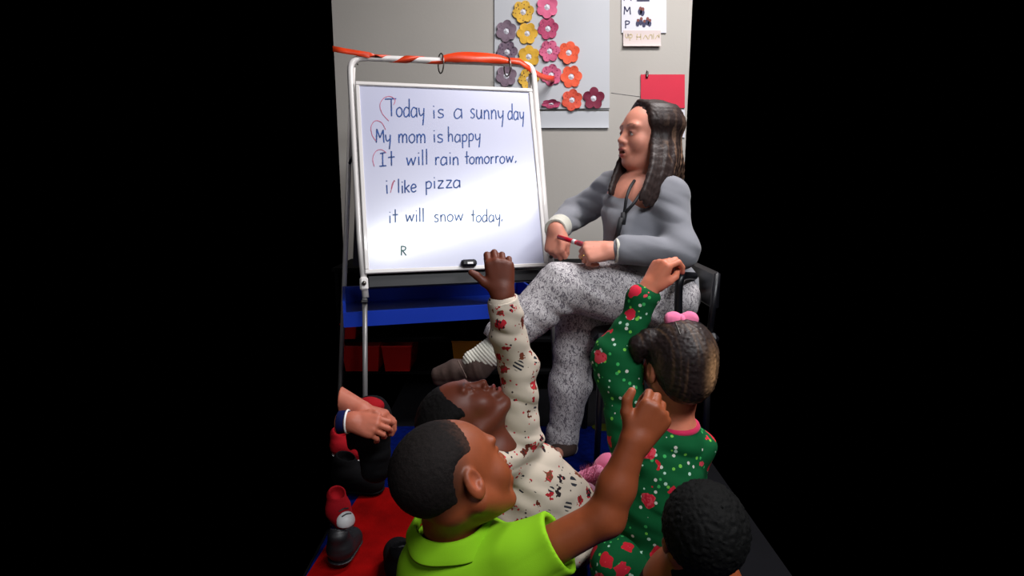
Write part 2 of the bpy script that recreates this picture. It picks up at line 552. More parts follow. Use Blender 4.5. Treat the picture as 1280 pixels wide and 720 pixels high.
_tab = rng.random((64, 64, 64)).astype(np.float32)
def vnoise(x, y, z):
    xi, yi, zi = np.floor(x).astype(int), np.floor(y).astype(int), np.floor(z).astype(int)
    fx, fy, fz = x - xi, y - yi, z - zi
    fx, fy, fz = [q * q * (3 - 2 * q) for q in (fx, fy, fz)]
    r = 0
    for i in (0, 1):
        for j in (0, 1):
            for l in (0, 1):
                wgt = (fx if i else 1 - fx) * (fy if j else 1 - fy) * (fz if l else 1 - fz)
                r = r + wgt * _tab[(xi + i) % 64, (yi + j) % 64, (zi + l) % 64]
    return r - .5

def folds(amp, scale, d=(0, 0, 1), stretch=.35):
    """wrinkles elongated across direction d"""
    A = frame(d, (1, 0, 0.01) if abs(d[0]) < .9 else (0, 0, 1))
    def fn(x, y, z):
        a = (x * A[1][0] + y * A[1][1] + z * A[1][2]) * scale
        b = (x * A[0][0] + y * A[0][1] + z * A[0][2]) * scale * stretch
        c = (x * A[2][0] + y * A[2][1] + z * A[2][2]) * scale * stretch
        n = vnoise(a + b * .8, b, c) + .5 * vnoise(a * 2.1 + 7, b * 1.7 + c, c * 2 + 3)
        return amp * (1.3 * n - np.abs(vnoise(a * 1.3 + 20, b + 5, c + 9)) * 1.6)
    return fn

def blend(C, V, c, rad, A, col, soft=.35, amt=1.0):
    q = ((V - np.array(c)) @ (np.eye(3) if A is None else A).T) / np.array(rad)
    r = np.sqrt((q * q).sum(1))
    w_ = np.clip((1 - r) / soft, 0, 1)[:, None] * amt
    return C * (1 - w_) + np.array(col) * w_

# ---- head and hand builders
def head(f, L, child=True, mouth=.0, ears=True, chub=1.0, jaw=.0):
    """L: local frame (x right, y face, z up), unit = metres for an adult-size head"""
    A, k = L.A, L.k
    E = lambda c, r, kk=.012, mode='u', B_=None: f.ell(L(c), np.array(r) * k, A if B_ is None else B_, kk * k, mode)
    C = lambda a, b, r1, r2=None, kk=.012, mode='u': f.cone(L(a), L(b), r1 * k, (r1 if r2 is None else r2) * k, kk * k, mode)
    E((0, -.022, .032), (.078 if child else .075, .096, .084))
    E((0, .032, .012), (.064, .064, .075), .03)
    E((0, .034, -.045), (.056, .056, .066), .03)
    for sx_ in (-1, 1):
        C((sx_ * .052, -.005, -.05), (sx_ * .02, .066, -.094), .022, .017, .02)
        E((sx_ * .036, .06, -.034), (.027 * chub, .026 * chub, .029 * chub), .018)
        E((sx_ * .03, .083 if child else .0795, .024), (.024, .012, .010), .016)
    E((0, .078, -.097 - jaw), (.022, .018, .017), .016)
    for sx_ in (-1, 1):
        E((sx_ * .031, .102, .002), (.019, .017, .012), .012, 's')
    # nose
    wid = 1.25 if child else 1.0
    C((0, .086, .010), (0, .108 if child else .1105, -.0245), .008, .0105, .012)
    for sx_ in (-1, 1):
        E((sx_ * .0115 * wid, .1, -.031), (.009 * wid, .010, .008), .006)
        E((sx_ * .007 * wid, .107, -.038), (.004, .005, .004), .003, 's')
    # mouth
    E((0, .092, -.062), (.028, .016, .022), .014)
    if mouth > 0:
        E((0, .106, -.0625 - mouth * .3), (.017, .02, .004 + mouth * .5), .004, 's')
    E((0, .1055, -.0545 + mouth * .15), (.021, .0075, .0055), .004)
    E((0, .103, -.0685 - mouth), (.018, .0085, .0065), .004)
    if mouth == 0:
        E((0, .1135, -.0615), (.022, .006, .0016), .002, 's')
    for sx_ in (-1, 1):       # eyelids
        E((sx_ * .031, .0825, .003), (.0145, .0125, .0105), .004)
        E((sx_ * .031, .097, -.0005), (.0105, .008, .0035), .002, 's')
        if ears:
            A2 = A
            E((sx_ * .0795, -.012, -.012), (.0085, .019, .031), .006)
            E((sx_ * .086, -.008, -.006), (.006, .011, .018), .003, 's')
            E((sx_ * .0835, -.004, -.02), (.004, .005, .007), .004)
    return L

def eyes(root, L, iris=srgb(60, 40, 28)):
    for sx_ in (-1, 1):
        g = Field(L((sx_ * .031, .083, 0)) - .02, L((sx_ * .031, .083, 0)) + .02, .0015)
        c = L((sx_ * .031, .0815, 0))
        g.ell(c, (.0118 * L.k,) * 3, None, 0)
        ip = L((sx_ * .031, .0933, 0))
        def pt(V):
            Cc = np.tile(np.array(srgb(225, 220, 215)), (len(V), 1))
            Cc = blend(Cc, V, ip, (.0058 * L.k,) * 3, None, iris, .2)
            return blend(Cc, V, ip, (.0026 * L.k,) * 3, None, (.004, .004, .004), .2)
        g.build('eye', M['eye'], root, pt)

def face_paint(C, V, L, lip, brow, socket=None, mouth=.0, browlift=.0):
    A, k = L.A, L.k
    if socket is not None:
        for sx_ in (-1, 1): C = blend(C, V, L((sx_ * .031, .09, .005)), np.array((.02, .02, .014)) * k, A, socket, .8, .5)
    for z_, h_ in ((-.0545 + mouth * .15, .0065), (-.0685 - mouth, .0075)):
        C = blend(C, V, L((0, .108, z_)), np.array((.022, .012, h_)) * k, A, lip, .35, .85)
    if mouth > 0: C = blend(C, V, L((0, .095, -.0625 - mouth * .3)), np.array((.016, .0135, .004 + mouth * .45)) * k, A, (.02, .004, .004), .3)
    for sx_ in (-1, 1):
        for q in range(4):
            C = blend(C, V, L((sx_ * (.018 + q * .009), .094 - q * .004, .0225 + browlift + (.003, .005, .005, .001)[q])), np.array((.008, .02, .0036)) * k, A, brow, .5, .75)
        C = blend(C, V, L((sx_ * .031, .094, .0035)), np.array((.013, .012, .0022)) * k, A, (.01, .008, .008), .5, .8)
    return C

def hand(f, W, X, Z, side, k, curls, thumb, spread=0.0, finger_k=.004, fat=1.0):
    """W wrist, X towards the fingers, Z back of the hand; curls per finger (mcp, pip, dip) in degrees"""
    X = np.array(X, float); X /= np.linalg.norm(X)
    Z = np.array(Z, float); Z -= X * (Z @ X); Z /= np.linalg.norm(Z)
    Y = np.cross(Z, X) * side
    L = Loc(W, np.array([X, Y, Z]), k)
    mc = [(.084, .030, .002), (.088, .010, .004), (.083, -.010, .002), (.075, -.028, -.002)]
    ln = [(.040, .025, .019), (.044, .028, .020), (.040, .026, .019), (.032, .020, .017)]
    rr = [.0096, .0098, .0092, .0082]
    for (x, y, z), r in zip(mc, rr):
        f.cone(L((.0, y * .55, 0)), L((x, y, z - .002)), .019 * k * fat, .0128 * k * fat, .012 * k)
        f.cone(L((.03, y * .8, -.008)), L((x - .012, y, -.008)), .012 * k * fat, .011 * k * fat, .01 * k)
    f.cone(L((-.010, 0, 0)), L((.01, 0, 0)), .0235 * k * fat, .023 * k * fat, .015 * k)
    f.ell(L((.038, .026, -.014)), np.array((.028, .015, .015)) * k * fat, L.A, .01 * k)
    tips = []
    for i, ((x, y, z), ls, r, cu) in enumerate(zip(mc, ln, rr, curls)):
        p = np.array((x, y, z - .003), float); ang = 0; yaw = spread * (1.5 - i) * .12
        pts = [L(p)]
        for l_, c_ in zip(ls, cu):
            ang += math.radians(c_)
            p = p + l_ * np.array((math.cos(ang) * math.cos(yaw), math.sin(yaw), -math.sin(ang)))
            pts.append(L(p))
        f.cone(pts[0], pts[1], r * 1.08 * k * fat, r * 1.02 * k * fat, finger_k * k)
        f.cone(pts[1], pts[2], r * 1.04 * k * fat, r * .95 * k * fat, finger_k * .5 * k)
        f.cone(pts[2], pts[3], r * .95 * k * fat, r * .82 * k * fat, finger_k * .5 * k)
        tips.append(pts[3])
    tp = [L(q) for q in thumb]
    f.cone(tp[0], tp[1], .0165 * k * fat, .0128 * k * fat, .012 * k)
    f.cone(tp[1], tp[2], .0124 * k * fat, .0112 * k * fat, .004 * k)
    f.cone(tp[2], tp[3], .0114 * k * fat, .0092 * k * fat, .003 * k)
    return L, tips, tp

#__SPLIT__
# ================================================================== SETTING
WALLY = 3.2
wl, wr = P(424, 200, WALLY)[0], P(856, 200, WALLY)[0]
mb = MB(); mb.box(((wl + wr) / 2, WALLY + .05, 1.13), (wr - wl, .1, 2.3))
props(mb.build('wall_back', M['wall']), 'pale grey painted classroom wall', None, None, 'structure')
mb = MB(); mb.box(((wl + wr) / 2, WALLY - .006, .05), (wr - wl, .012, .1), bev=.004)
props(mb.build('baseboard_back', M['black_plastic']), kind='structure')
# a seam between two wall boards, right of the poster
mb = MB(); mb.tube([P(764, 116, WALLY - .001), P(802, 121, WALLY - .001)], .0012, 6)
props(mb.build('trim_1', M['grey_metal']), kind='structure')
# floor
fx0, fx1 = G(424, 634)[0], .56
mb = MB(); mb.box(((fx0 + .72) / 2, (WALLY + .72) / 2, -.03), (.72 - fx0, WALLY - .72, .06))
mb.build('floor', M['floor'])
props(bpy.data.objects['floor'], kind='structure')

# classroom rug: blue ground with a red field and olive spots woven in
rug = thing('classroom_rug', 'blue classroom rug with a red area and olive spots under the children', 'rug', (0, 1.3, 0))
mb = MB(); mb.box(((fx0 + fx1) / 2, 1.55, .004), (fx1 - fx0 - .02, 1.62, .008), bev=.002)
mb.build('blue_pile', M['rug_blue'], rug)
def blob(name, mat, pts, z0, z1, parent):
    ps = crom([np.array((x, y, 0)) for x, y in pts], 5, True); n = len(ps)
    vs = [(p[0], p[1], z0) for p in ps] + [(p[0], p[1], z1) for p in ps]
    fs = [tuple(range(n, 2 * n)), tuple(range(n))[::-1]] + [(i, (i + 1) % n, n + (i + 1) % n, n + i) for i in range(n)]
    return mesh_obj(name, vs, fs, mat, parent)
g = lambda px, py: tuple(G(px, py)[:2])
xr = fx0 + .001
blob('red_pile', M['rug_red'], [g(458, 612), g(480, 613), g(505, 618), g(560, 640), (-.1, .78), (-.3, .76), (xr, .78), (xr, 1.0), (xr + .004, 1.25)], .0082, .0115, rug)
for cx_, cy_, rx_, ry_ in ((722, 517, .045, .03), (755, 537, .05, .035), (708, 548, .03, .02)):
    c = G(cx_, cy_); blob('olive_spot', M['rug_green'], [(c[0] + rx_ * math.cos(a), c[1] + ry_ * math.sin(a)) for a in np.linspace(0, 2 * math.pi, 9)[:-1]], .0082, .0115, rug)

# ================================================================== EASEL
eb = B(560, 340); eb[2] = 0
easel = thing('whiteboard_easel', 'white tube-framed standing whiteboard covered in blue handwritten sentences', 'whiteboard', eb)
# board panel and rim
def board_box(mb, u0, u1, v0, v1, n0, n1, bev=0.0):
    c = BC + BU * (u0 + u1) / 2 + BV * (v0 + v1) / 2 + BN * (n0 + n1) / 2
    mb.box(c, (u1 - u0, v1 - v0, n1 - n0), (BU, BV, BN), bev)
hw, hh = BW / 2, BHT / 2
mb = MB(); board_box(mb, -hw + .012, hw - .012, -hh + .012, hh - .012, -.008, 0)
mb.build('board_panel', M['board'], easel)
mb = MB()
board_box(mb, -hw, hw, hh - .016, hh, -.012, .007, .003); board_box(mb, -hw, hw, -hh, -hh + .016, -.012, .007, .003)
board_box(mb, -hw, -hw + .016, -hh + .016, hh - .016, -.012, .007, .003); board_box(mb, hw - .016, hw, -hh + .016, hh - .016, -.012, .007, .003)
mb.build('board_rim', M['white_metal'], easel)
# tube frame (inverted U)
path = [B(457, 372, -.014), B(450, 300, -.014), B(444, 200, -.014), B(438.5, 100, -.014)]
path += crom([B(438, 88, -.014), B(440, 79, -.014), B(448, 73.5, -.014), B(460, 72.5, -.014)], 4)
path += [B(500, 74, -.014), B(550, 76, -.014), B(600, 77.5, -.014)]
path += crom([B(648, 80, -.014), B(658, 81, -.014), B(664, 85, -.014), B(667, 93, -.014)], 4)
path += [B(672, 150, -.014), B(680, 250, -.014), B(687, 334, -.014)]
mb = MB(); mb.tube(path, .0125, 14); mb.build('frame_tube', M['white_metal'], easel, True)
# lower telescopic legs
for a, b_ in (((456, 362), (456.5, 574)), ((687, 330), (697, 536))):
    mb = MB(); pa = B(*a, -.014); pb = G(*b_, .0)
    mb.tube([pa, pb + (pa - pb) * .012], .0095, 12); o = mb.build('leg', M['grey_metal'], easel, True)
    d = (pb - pa)
    mb = MB(); mb.tube([pb + (pa - pb) * .02, pb + (pa - pb) * .001], .0125, 12); mb.build('rubber_foot', M['black_plastic'], o, True)
for (px_, py_) in ((455, 355), (687, 322)):
    mb = MB(); c = B(px_, py_, -.008); mb.box(c, (.03, .05, .032), (BU, BV, BN), .006)
    o = mb.build('leg_clamp', M['white_metal'], easel)
    mb = MB(); mb.tube([c + BN * .012, c + BN * .026], .008, 10); mb.build('clamp_knob', M['dark_steel'], o, True)
for (px_, py_) in ((447, 80), (664, 92)):
    mb = MB(); c = B(px_, py_, 0); mb.tube([c - BN * .004, c + BN * .002], .003, 8); mb.build('rivet', M['dark_steel'], easel, True)
mb = MB(); c = B(455.5, 377, -.004); mb.box(c, (.026, .012, .024), (BU, BV, BN), .003); mb.build('leg_clamp', M['black_plastic'], easel)
# rear frame leaning the other way, with its grey board
TL = B(441, 84, -.03); TR = B(664, 92, -.03)
back = -BH
_rl = P(429, 390, 2.64) - TL; _rl /= np.linalg.norm(_rl)
_rr = np.array([0, 0, -1]) * math.cos(.19) + back * math.sin(.19)
def rear(u, s_):   # u along the top edge, s_ metres down the rear frame
    top = TL + (TR - TL) * u
    dn = _rl * (1 - u) + _rr * u
    return top + dn * s_
for u in (0.0, 1.0):
    mb = MB(); s_ = TL[2] / -_rl[2] if u == 0 else TR[2] / math.cos(.19)
    mb.tube([rear(u, .0), rear(u, s_ - .012)], .011, 12); mb.build('rear_leg', M['white_metal'], easel, True)
mb = MB(); q = [rear(.04, .12), rear(.96, .12), rear(.96, .82), rear(.04, .82)]
mb.add([*q, *[p + back * .008 for p in q]], [(0, 1, 2, 3), (7, 6, 5, 4), (0, 4, 5, 1), (1, 5, 6, 2), (2, 6, 7, 3), (3, 7, 4, 0)])
mb.build('rear_board', M['back_board'], easel)
mb = MB(); mb.tube([B(450, 178, -.03), rear(0, .38)], .006, 8); mb.build('spreader', M['navy_cloth'], easel, True)
# black marker trough under the board, blue storage tray between the frames
mb = MB(); board_box(mb, -hw + .01, hw - .01, -hh - .052, -hh - .004, -.05, -.012, .004)
mb.build('marker_trough', M['black_plastic'], easel)
pf0, pf1 = B(459, 366, -.035), B(680, 356, -.035)
zt = .50
def tray_pt(u, v, z):
    a = np.array([pf0[0], pf0[1], z]); b_ = np.array([pf1[0], pf1[1], z])
    return a + (b_ - a) * u + back * v
mb = MB()
def slab(mb, u0, u1, v0, v1, z0, z1):
    vs = [tray_pt(u, v, z) for u in (u0, u1) for v in (v0, v1) for z in (z0, z1)]
    mb.add(vs, [(0, 1, 3, 2), (4, 6, 7, 5), (0, 4, 5, 1), (2, 3, 7, 6), (0, 2, 6, 4), (1, 5, 7, 3)])
slab(mb, -.13, 1, .01, .36, zt - .03, zt - .018)
slab(mb, -.13, 1, .0, .012, zt - .045, zt + .012)
slab(mb, -.13, 1, .36, .372, zt - .03, zt + .05)
slab(mb, -.13, -.114, .012, .36, zt - .018, zt + .05)
slab(mb, .984, 1, .012, .36, zt - .018, zt + .05)
mb.build('storage_tray', M['blue_plastic'], easel)
mb = MB(); c = B(648, 352, .0); 
# loose white paper in the tray
o = MB(); cc = tray_pt(.9, .12, zt - .012); o.box(cc + np.array([0, 0, .02]), (.16, .12, .004), (BU, -BH, np.array([0, 0, 1.0])))
ob = o.build('paper_sheet', M['paper_white']); props(ob, 'white paper edge showing in the blue tray beside the right frame leg', 'paper')

# ---- handwriting
GL = {
 'T': (.9, [[(-.35, 1.75), (1.0, 1.85)], [(.4, 1.8), (.45, .0)]]),
 'o': (.75, [[(.4, 1), (.05, .75), (.02, .3), (.3, 0), (.62, .25), (.65, .75), (.38, 1)]]),
 'd': (.8, [[(.65, .85), (.3, 1), (.03, .6), (.08, .12), (.35, 0), (.66, .35)], [(.66, 1.9), (.68, 0)]]),
 'a': (.8, [[(.65, .85), (.3, 1), (.03, .6), (.08, .12), (.35, 0), (.66, .35)], [(.66, 1), (.7, .0)]]),
 'y': (.7, [[(.02, 1), (.1, .4), (.3, .2), (.58, .5)], [(.62, 1), (.6, .2), (.5, -.8)]]),
 'i': (.3, [[(.12, 1), (.14, 0)], [(.1, 1.4), (.12, 1.5)]]),
 's': (.6, [[(.5, .9), (.25, 1), (.06, .8), (.2, .55), (.45, .4), (.45, .12), (.2, 0), (.02, .12)]]),
 'u': (.75, [[(.05, 1), (.05, .3), (.3, 0), (.55, .3), (.6, 1)], [(.6, 1), (.64, 0)]]),
 'n': (.75, [[(.05, 1), (.07, 0)], [(.07, .6), (.3, 1), (.55, .8), (.6, 0)]]),
 'm': (1.15, [[(.05, 1), (.07, 0)], [(.07, .6), (.28, 1), (.48, .8), (.5, 0)], [(.5, .6), (.72, 1), (.95, .8), (.98, 0)]]),
 'M': (1.1, [[(.05, 0), (.1, 1.7)], [(.1, 1.7), (.5, .6)], [(.5, .6), (.9, 1.6)], [(.9, 1.6), (1.0, 0)]]),
 'h': (.75, [[(.05, 2.0), (.07, 0)], [(.07, .6), (.3, 1), (.55, .8), (.6, 0)]]),
 'p': (.75, [[(.06, 1), (.08, -.8)], [(.07, .8), (.35, 1), (.62, .7), (.5, .15), (.08, .1)]]),
 'I': (.7, [[(.1, 1.5), (.6, 1.6)], [(.35, 1.55), (.36, 0)], [(.05, 0), (.7, .03)]]),
 't': (.6, [[(.3, 1.75), (.32, 0)], [(.0, 1.0), (.62, 1.05)]]),
 'w': (1.1, [[(.02, 1), (.2, .05)], [(.2, .05), (.5, .9)], [(.5, .9), (.72, .05)], [(.72, .05), (1.0, 1)]]),
 'l': (.3, [[(.12, 1.85), (.14, 0)]]),
 'r': (.55, [[(.07, 1), (.08, 0)], [(.08, .6), (.25, .95), (.5, .92)]]),
 'k': (.65, [[(.05, 1.7), (.07, 0)], [(.6, 1.0), (.08, .5)], [(.2, .6), (.62, 0)]]),
 'e': (.7, [[(.06, .5), (.6, .6), (.5, .95), (.25, 1), (.04, .6), (.15, .1), (.4, 0), (.64, .15)]]),
 'z': (.75, [[(.05, 1), (.65, 1)], [(.65, 1), (.05, 0)], [(.05, 0), (.7, .05)]]),
 'R': (.8, [[(.1, 1.7), (.1, 0)], [(.1, 1.65), (.6, 1.5), (.55, 1.0), (.12, .85)], [(.25, .85), (.7, 0)]]),
 '.': (.3, [[(.05, .0), (.2, .3)]]),
 'P': (.8, [[(.1, 1.7), (.1, 0)], [(.1, 1.65), (.6, 1.5), (.55, 1.0), (.12, .85)]]),
 'H': (.8, [[(.05, 1.7), (.05, 0)], [(.6, 1.7), (.6, 0)], [(.05, .85), (.6, .85)]]),
}
def ribbon_strokes(mb, strokes, mapf, wd, n_):
    for st in strokes:
        pts = crom([np.array((a, b_, 0)) for a, b_ in st], 5 if len(st) > 2 else 2)
        W3 = [mapf(p[0], p[1]) for p in pts]
        wv = []
        for i in range(len(W3)):
            t_ = W3[min(i + 1, len(W3) - 1)] - W3[max(i - 1, 0)]
            t_ /= np.linalg.norm(t_) + 1e-9
            q = np.cross(n_, t_); wv.append(q * wd * .5)
        mb.ribbon(W3, wv)
def word(mb, text, x0, x1, y0, y1, xh, wd=.005, surf=None, nrm=None):
    tot = sum(GL[c][0] for c in text) + .12 * (len(text) - 1)
    sc = (x1 - x0) / tot; cur = 0
    surf = surf or (lambda a, b_: B(a, b_, .0009)); nrm = BN if nrm is None else nrm
    for c in text:
        wdt, st = GL[c]
        jx = random.uniform(-.03, .03); jy = random.uniform(-.06, .06)
        def mp_(gx, gy, cur=cur, jx=jx, jy=jy):
            X_ = x0 + (cur + gx + jx) * sc; f_ = (X_ - x0) / max(x1 - x0, 1e-6)
            return surf(X_ - gy * .4 * 0, y0 + (y1 - y0) * f_ - (gy + jy) * xh)
        ribbon_strokes(mb, st, mp_, wd, nrm)
        cur += wdt + .12
rows = [
 ('ink_blue', [('Today', 485, 531, 144.5, 147, 12), ('is', 541, 556, 147.5, 147.5, 10.5), ('a', 568, 579, 147.5, 147.5, 12), ('sunny', 588, 630, 148, 149, 11.5), ('day', 635, 655, 149.5, 150, 10.5)]),
 ('ink_blue', [('My', 470, 489, 177.5, 178, 10), ('mom', 498, 533, 178.5, 178.5, 11), ('is', 541, 555, 178, 178, 10), ('happy', 560, 601, 177.5, 176.5, 9.5)]),
 ('ink_blue', [('It', 474, 493, 208, 207, 10.5), ('will', 508, 535, 207, 206, 10.5), ('rain', 544, 574, 206.5, 206, 10), ('tomorrow.', 581, 646, 205, 204, 9)]),
 ('ink_blue', [('i', 481, 488, 242, 242, 11), ('like', 497, 521, 241.5, 239.5, 9.5), ('pizza', 532, 576, 236, 234.5, 9.5)]),
 ('ink_faint', [('it', 486, 497, 278.5, 278.5, 9.5), ('will', 507, 531, 278, 277, 9.5), ('snow', 543, 580, 277, 276, 9), ('today.', 589, 629, 277.5, 276.5, 8.5)]),
 ('ink_green', [('R', 501, 509, 319, 319, 7)]),
]
for mt, ws in rows:
    for a in ws:
        mb = MB(); word(mb, *a)
        props(mb.build('handwritten_word', M[mt], easel), kind='stuff')
for pts in ([(486, 151), (478, 142), (475, 131), (480, 122.5), (488, 120.5), (494, 125), (492, 131)],
            [(470, 176), (465, 168), (464, 158), (469, 151), (477, 153), (482, 162)],
            [(468, 208), (466, 198), (470, 189), (477, 187), (483, 191)],
            [(489, 236), (491, 228), (494, 226)], [(488, 241), (493, 225)]):
    mb = MB(); ribbon_strokes(mb, [pts], lambda a, b_: B(a, b_, .0012), .0026, BN)
    mb.build('red_pen_mark', M['ink_red'], easel)
# eraser on the board's lower rim
mb = MB(); c = B(586, 329, .016); mb.box(c, (.062, .028, .03), (BU, BV, BN), .009)
er = thing('board_eraser', 'small black eraser stuck near the bottom edge of the whiteboard', 'eraser', c)
mb.build('grip', M['black_plastic'], er)
mb = MB(); mb.box(B(586, 329, .0035), (.058, .026, .006), (BU, BV, BN), .002); mb.build('felt_pad', M['navy_cloth'], er)
mb = MB(); mb.box(B(588, 328.5, .0313), (.022, .008, .001), (BU, BV, BN)); mb.build('maker_label', M['white_plastic'], er)

# rings on the top bar
for i, (px_, py_, lab) in enumerate(((551, 78, 'metal binder ring hanging near the middle of the easel top bar'), (634, 82, 'metal binder ring hanging near the right end of the easel top bar'))):
    c = B(px_, py_, -.014); up = BV * .033; dep = BN * .022 + BU * .006
    pts = [c - BV * .004 + up * math.cos(a) * 1.25 + dep * math.sin(a) * 1.2 for a in np.linspace(0, 2 * math.pi, 25)[:-1]]
    mb = MB(); mb.tube(pts, .0028, 8, True)
    o = mb.build('binder_ring', M['dark_steel'], None, True); props(o, lab, 'ring', 'rings on the easel bar')

# orange ribbon: comes from the left, winds round the bar, drops to the wall flowers
rp = []; rw = []
bar = lambda px_: B(px_, 72.6 + (px_ - 460) * .034, -.014)
for p, hw_ in (((416, 61), .012), ((432, 64), .0115), ((448, 66.5), .011), ((462, 69), .012)):
    rp.append(B(p[0], p[1], .004)); rw.append(BV * hw_)
for i in range(61):
    t_ = i / 60; a = math.pi * .5 - t_ * 2 * math.pi * 1.9 + .2
    c = bar(468 + 80 * t_); rad = .0145
    rp.append(c + (BN * math.sin(a) + BV * math.cos(a)) * rad); rw.append(BU * .030)
for i in range(25):
    t_ = i / 24; c = bar(552 + 82 * t_)
    rp.append(c + BN * (.017 + .006 * math.sin(t_ * math.pi)) + BV * .008 * math.sin(t_ * math.pi)); rw.append(BV * (.011 + .012 * math.sin(t_ * math.pi) ** .8) + BN * .004 * math.sin(t_ * 9))
e0 = B(662, 86, .006); e1 = P(693, 98.5, WALLY - .012)
rp += [bar(638) + BN * .018, bar(648) + BN * .02 - BV * .003]; rw += [BV * .013, BV * .014]
for i in range(0, 15):
    t_ = i / 14; sag = -.012 * math.sin(t_ * math.pi)
    rp.append(e0 + (e1 - e0) * t_ + np.array([0, 0, sag])); rw.append((BV * (1 - t_) + np.array([0, 0, 1]) * t_) * .015 + np.array([0, .006, 0]) * math.sin(t_ * 3))
mb = MB(); mb.ribbon(rp, rw)
o = mb.build('ribbon', M['ribbon'], None, True)
sm = o.modifiers.new('thick', 'SOLIDIFY'); sm.thickness = .0012
props(o, 'long orange ribbon wound round the easel top bar and pinned to the wall', 'ribbon')

# ================================================================== WALL DISPLAY
def sheet(name, x0, y0, x1, y1, mat, off, label=None, cat=None, parent=None, th=.003, Y=None, curl=0.0):
    Y = WALLY - off
    a = P(x0, y0, Y); b_ = P(x1, y0, Y); c = P(x1, y1, Y); d = P(x0, y1, Y)
    n = 8; vs = []; fs = []
    for i in range(n + 1):
        t_ = i / n
        for l, r, in ((a, d), (b_, c)):
            p = l + (r - l) * t_; p = p.copy(); p[1] -= curl * t_ ** 4
            vs.append(p); vs.append(p + np.array([0, th, 0]))
    for i in range(n):
        o_ = 4 * i
        fs += [(o_, o_ + 2, o_ + 6, o_ + 4), (o_ + 1, o_ + 5, o_ + 7, o_ + 3), (o_, o_ + 4, o_ + 5, o_ + 1), (o_ + 2, o_ + 3, o_ + 7, o_ + 6)]
    fs += [(0, 1, 3, 2), (4 * n, 4 * n + 2, 4 * n + 3, 4 * n + 1)]
    ob = mesh_obj(name, vs, fs, mat, parent)
    if label: props(ob, label, cat)
    return ob
pb = P(690, 160, WALLY)
poster = thing('flower_poster', 'large pale bluish poster sheet on the wall behind the paper flowers', 'poster', pb)
sheet('sheet', 618, -8, 762, 137, M['paper_poster'], .008, parent=poster)
sheet('lower_fold', 618, 139, 761, 160, M['paper_poster'], .006, parent=poster, curl=.006)
mb = MB(); mb.tube([P(618, 138, WALLY - .011), P(762, 135, WALLY - .011)], .0016, 6); mb.build('fold_line', M['grey_metal'], poster)

def flower(px, py, rpx, mat, label, cols=6, tilt=0.0, rot=0.0, off=.012, squash=1.0):
    c = P(px, py, WALLY - off); R = rpx / (FPX / np.dot(c - CAM, _F))
    t_ = thing('paper_flower', label, 'paper flower', (c[0], c[1], c[2]), 'paper flowers on the wall poster')
    n = 60; vs = []; cc_, rho = .60, .42
    rings = []
    for j, zz in enumerate((0, -.0022)):
        for kind in (0, 1, 2):
            for i in range(n):
                th = 2 * math.pi * i / n
                ph = ((th - rot + math.pi / cols) % (2 * math.pi / cols)) - math.pi / cols
                r = cc_ * math.cos(ph) + math.sqrt(max(rho ** 2 - (cc_ * math.sin(ph)) ** 2, 0))
                if kind == 1: r *= .62
                if kind == 2: r = .27
                r *= R
                lift = -.004 * (kind == 0) * (1 + .8 * math.sin(3 * th + px)) + (-.0015 if kind == 1 else 0)
                z = r * math.sin(th) * squash
                vs.append(c + np.array([r * math.cos(th), lift + zz - tilt * max(0, z), z]))
    fs = []
    for i in range(n):
        j = (i + 1) % n
        for q in (0, 1):
            fs.append((q * n + i, q * n + j, (q + 1) * n + j, (q + 1) * n + i))
            b0 = 3 * n
            fs.append((b0 + q * n + i, b0 + (q + 1) * n + i, b0 + (q + 1) * n + j, b0 + q * n + j))
        fs.append((i, 3 * n + i, 3 * n + j, j)); fs.append((2 * n + i, 2 * n + j, 5 * n + j, 5 * n + i))
    mesh_obj('petals', vs, fs, mat, t_)
    # crumpled white centre
    vs = [c + np.array([0, -.006, 0])]; m_ = 10
    for i in range(m_):
        a = 2 * math.pi * i / m_; rr_ = R * (.3 + .04 * (-1) ** i)
        vs.append(c + np.array([rr_ * math.cos(a), .003 - .004 * (i % 2), rr_ * math.sin(a) * squash]))
    mesh_obj('centre', vs, [(0, 1 + (i + 1) % m_, 1 + i) for i in range(m_)], M['paper_white'], t_)
    return t_

def fpaper(name, col, dark=None, dots=0.0):
    t = NT(name); co = t.coord()
    base = t.ramp(t.noise(30, 2, co).outputs['Fac'], [(.3, tuple(c * .9 for c in col)), (.7, col)])
    if dots:
        v = t.n('ShaderNodeTexVoronoi', i_Scale=70.0); t.l(co, v.inputs['Vector'])
        base = t.mix(t.math('LESS_THAN', v.outputs['Distance'], dots), base, dark)
    t.base(base); t.set(Roughness=.75); return t.m
F_ = {'mauve': fpaper('mauve_paper', srgb(126, 106, 122), srgb(90, 70, 90), .18), 'mauve2': fpaper('mauve_paper_spotted', srgb(118, 98, 116), srgb(70, 56, 76), .3),
      'yel': fpaper('yellow_spotted_paper', srgb(222, 176, 60), srgb(120, 84, 40), .26), 'yel2': fpaper('yellow_paper', srgb(224, 174, 52)),
      'pink': fpaper('pink_paper', srgb(216, 100, 138)), 'rose': fpaper('rose_paper', srgb(178, 64, 104), srgb(130, 40, 74), .25), 'pinks': fpaper('pink_spotted_paper', srgb(208, 96, 134), srgb(150, 50, 90), .28),
      'oran': fpaper('orange_red_paper', srgb(235, 92, 56), srgb(200, 60, 40), .2), 'oran2': fpaper('deep_orange_paper', srgb(220, 84, 60), srgb(180, 56, 40), .25),
      'mar': fpaper('maroon_paper', srgb(118, 18, 54))}
flower(633, 39, 13, F_['mauve'], 'plain mauve paper flower, topmost of the mauve column', rot=.4)
flower(634, 65, 13, F_['mauve2'], 'spotted mauve paper flower behind the right binder ring', off=.009, rot=.1)
flower(633, 95, 13, F_['mauve'], 'mauve paper flower lowest in its column, cut off by the whiteboard', rot=.3)
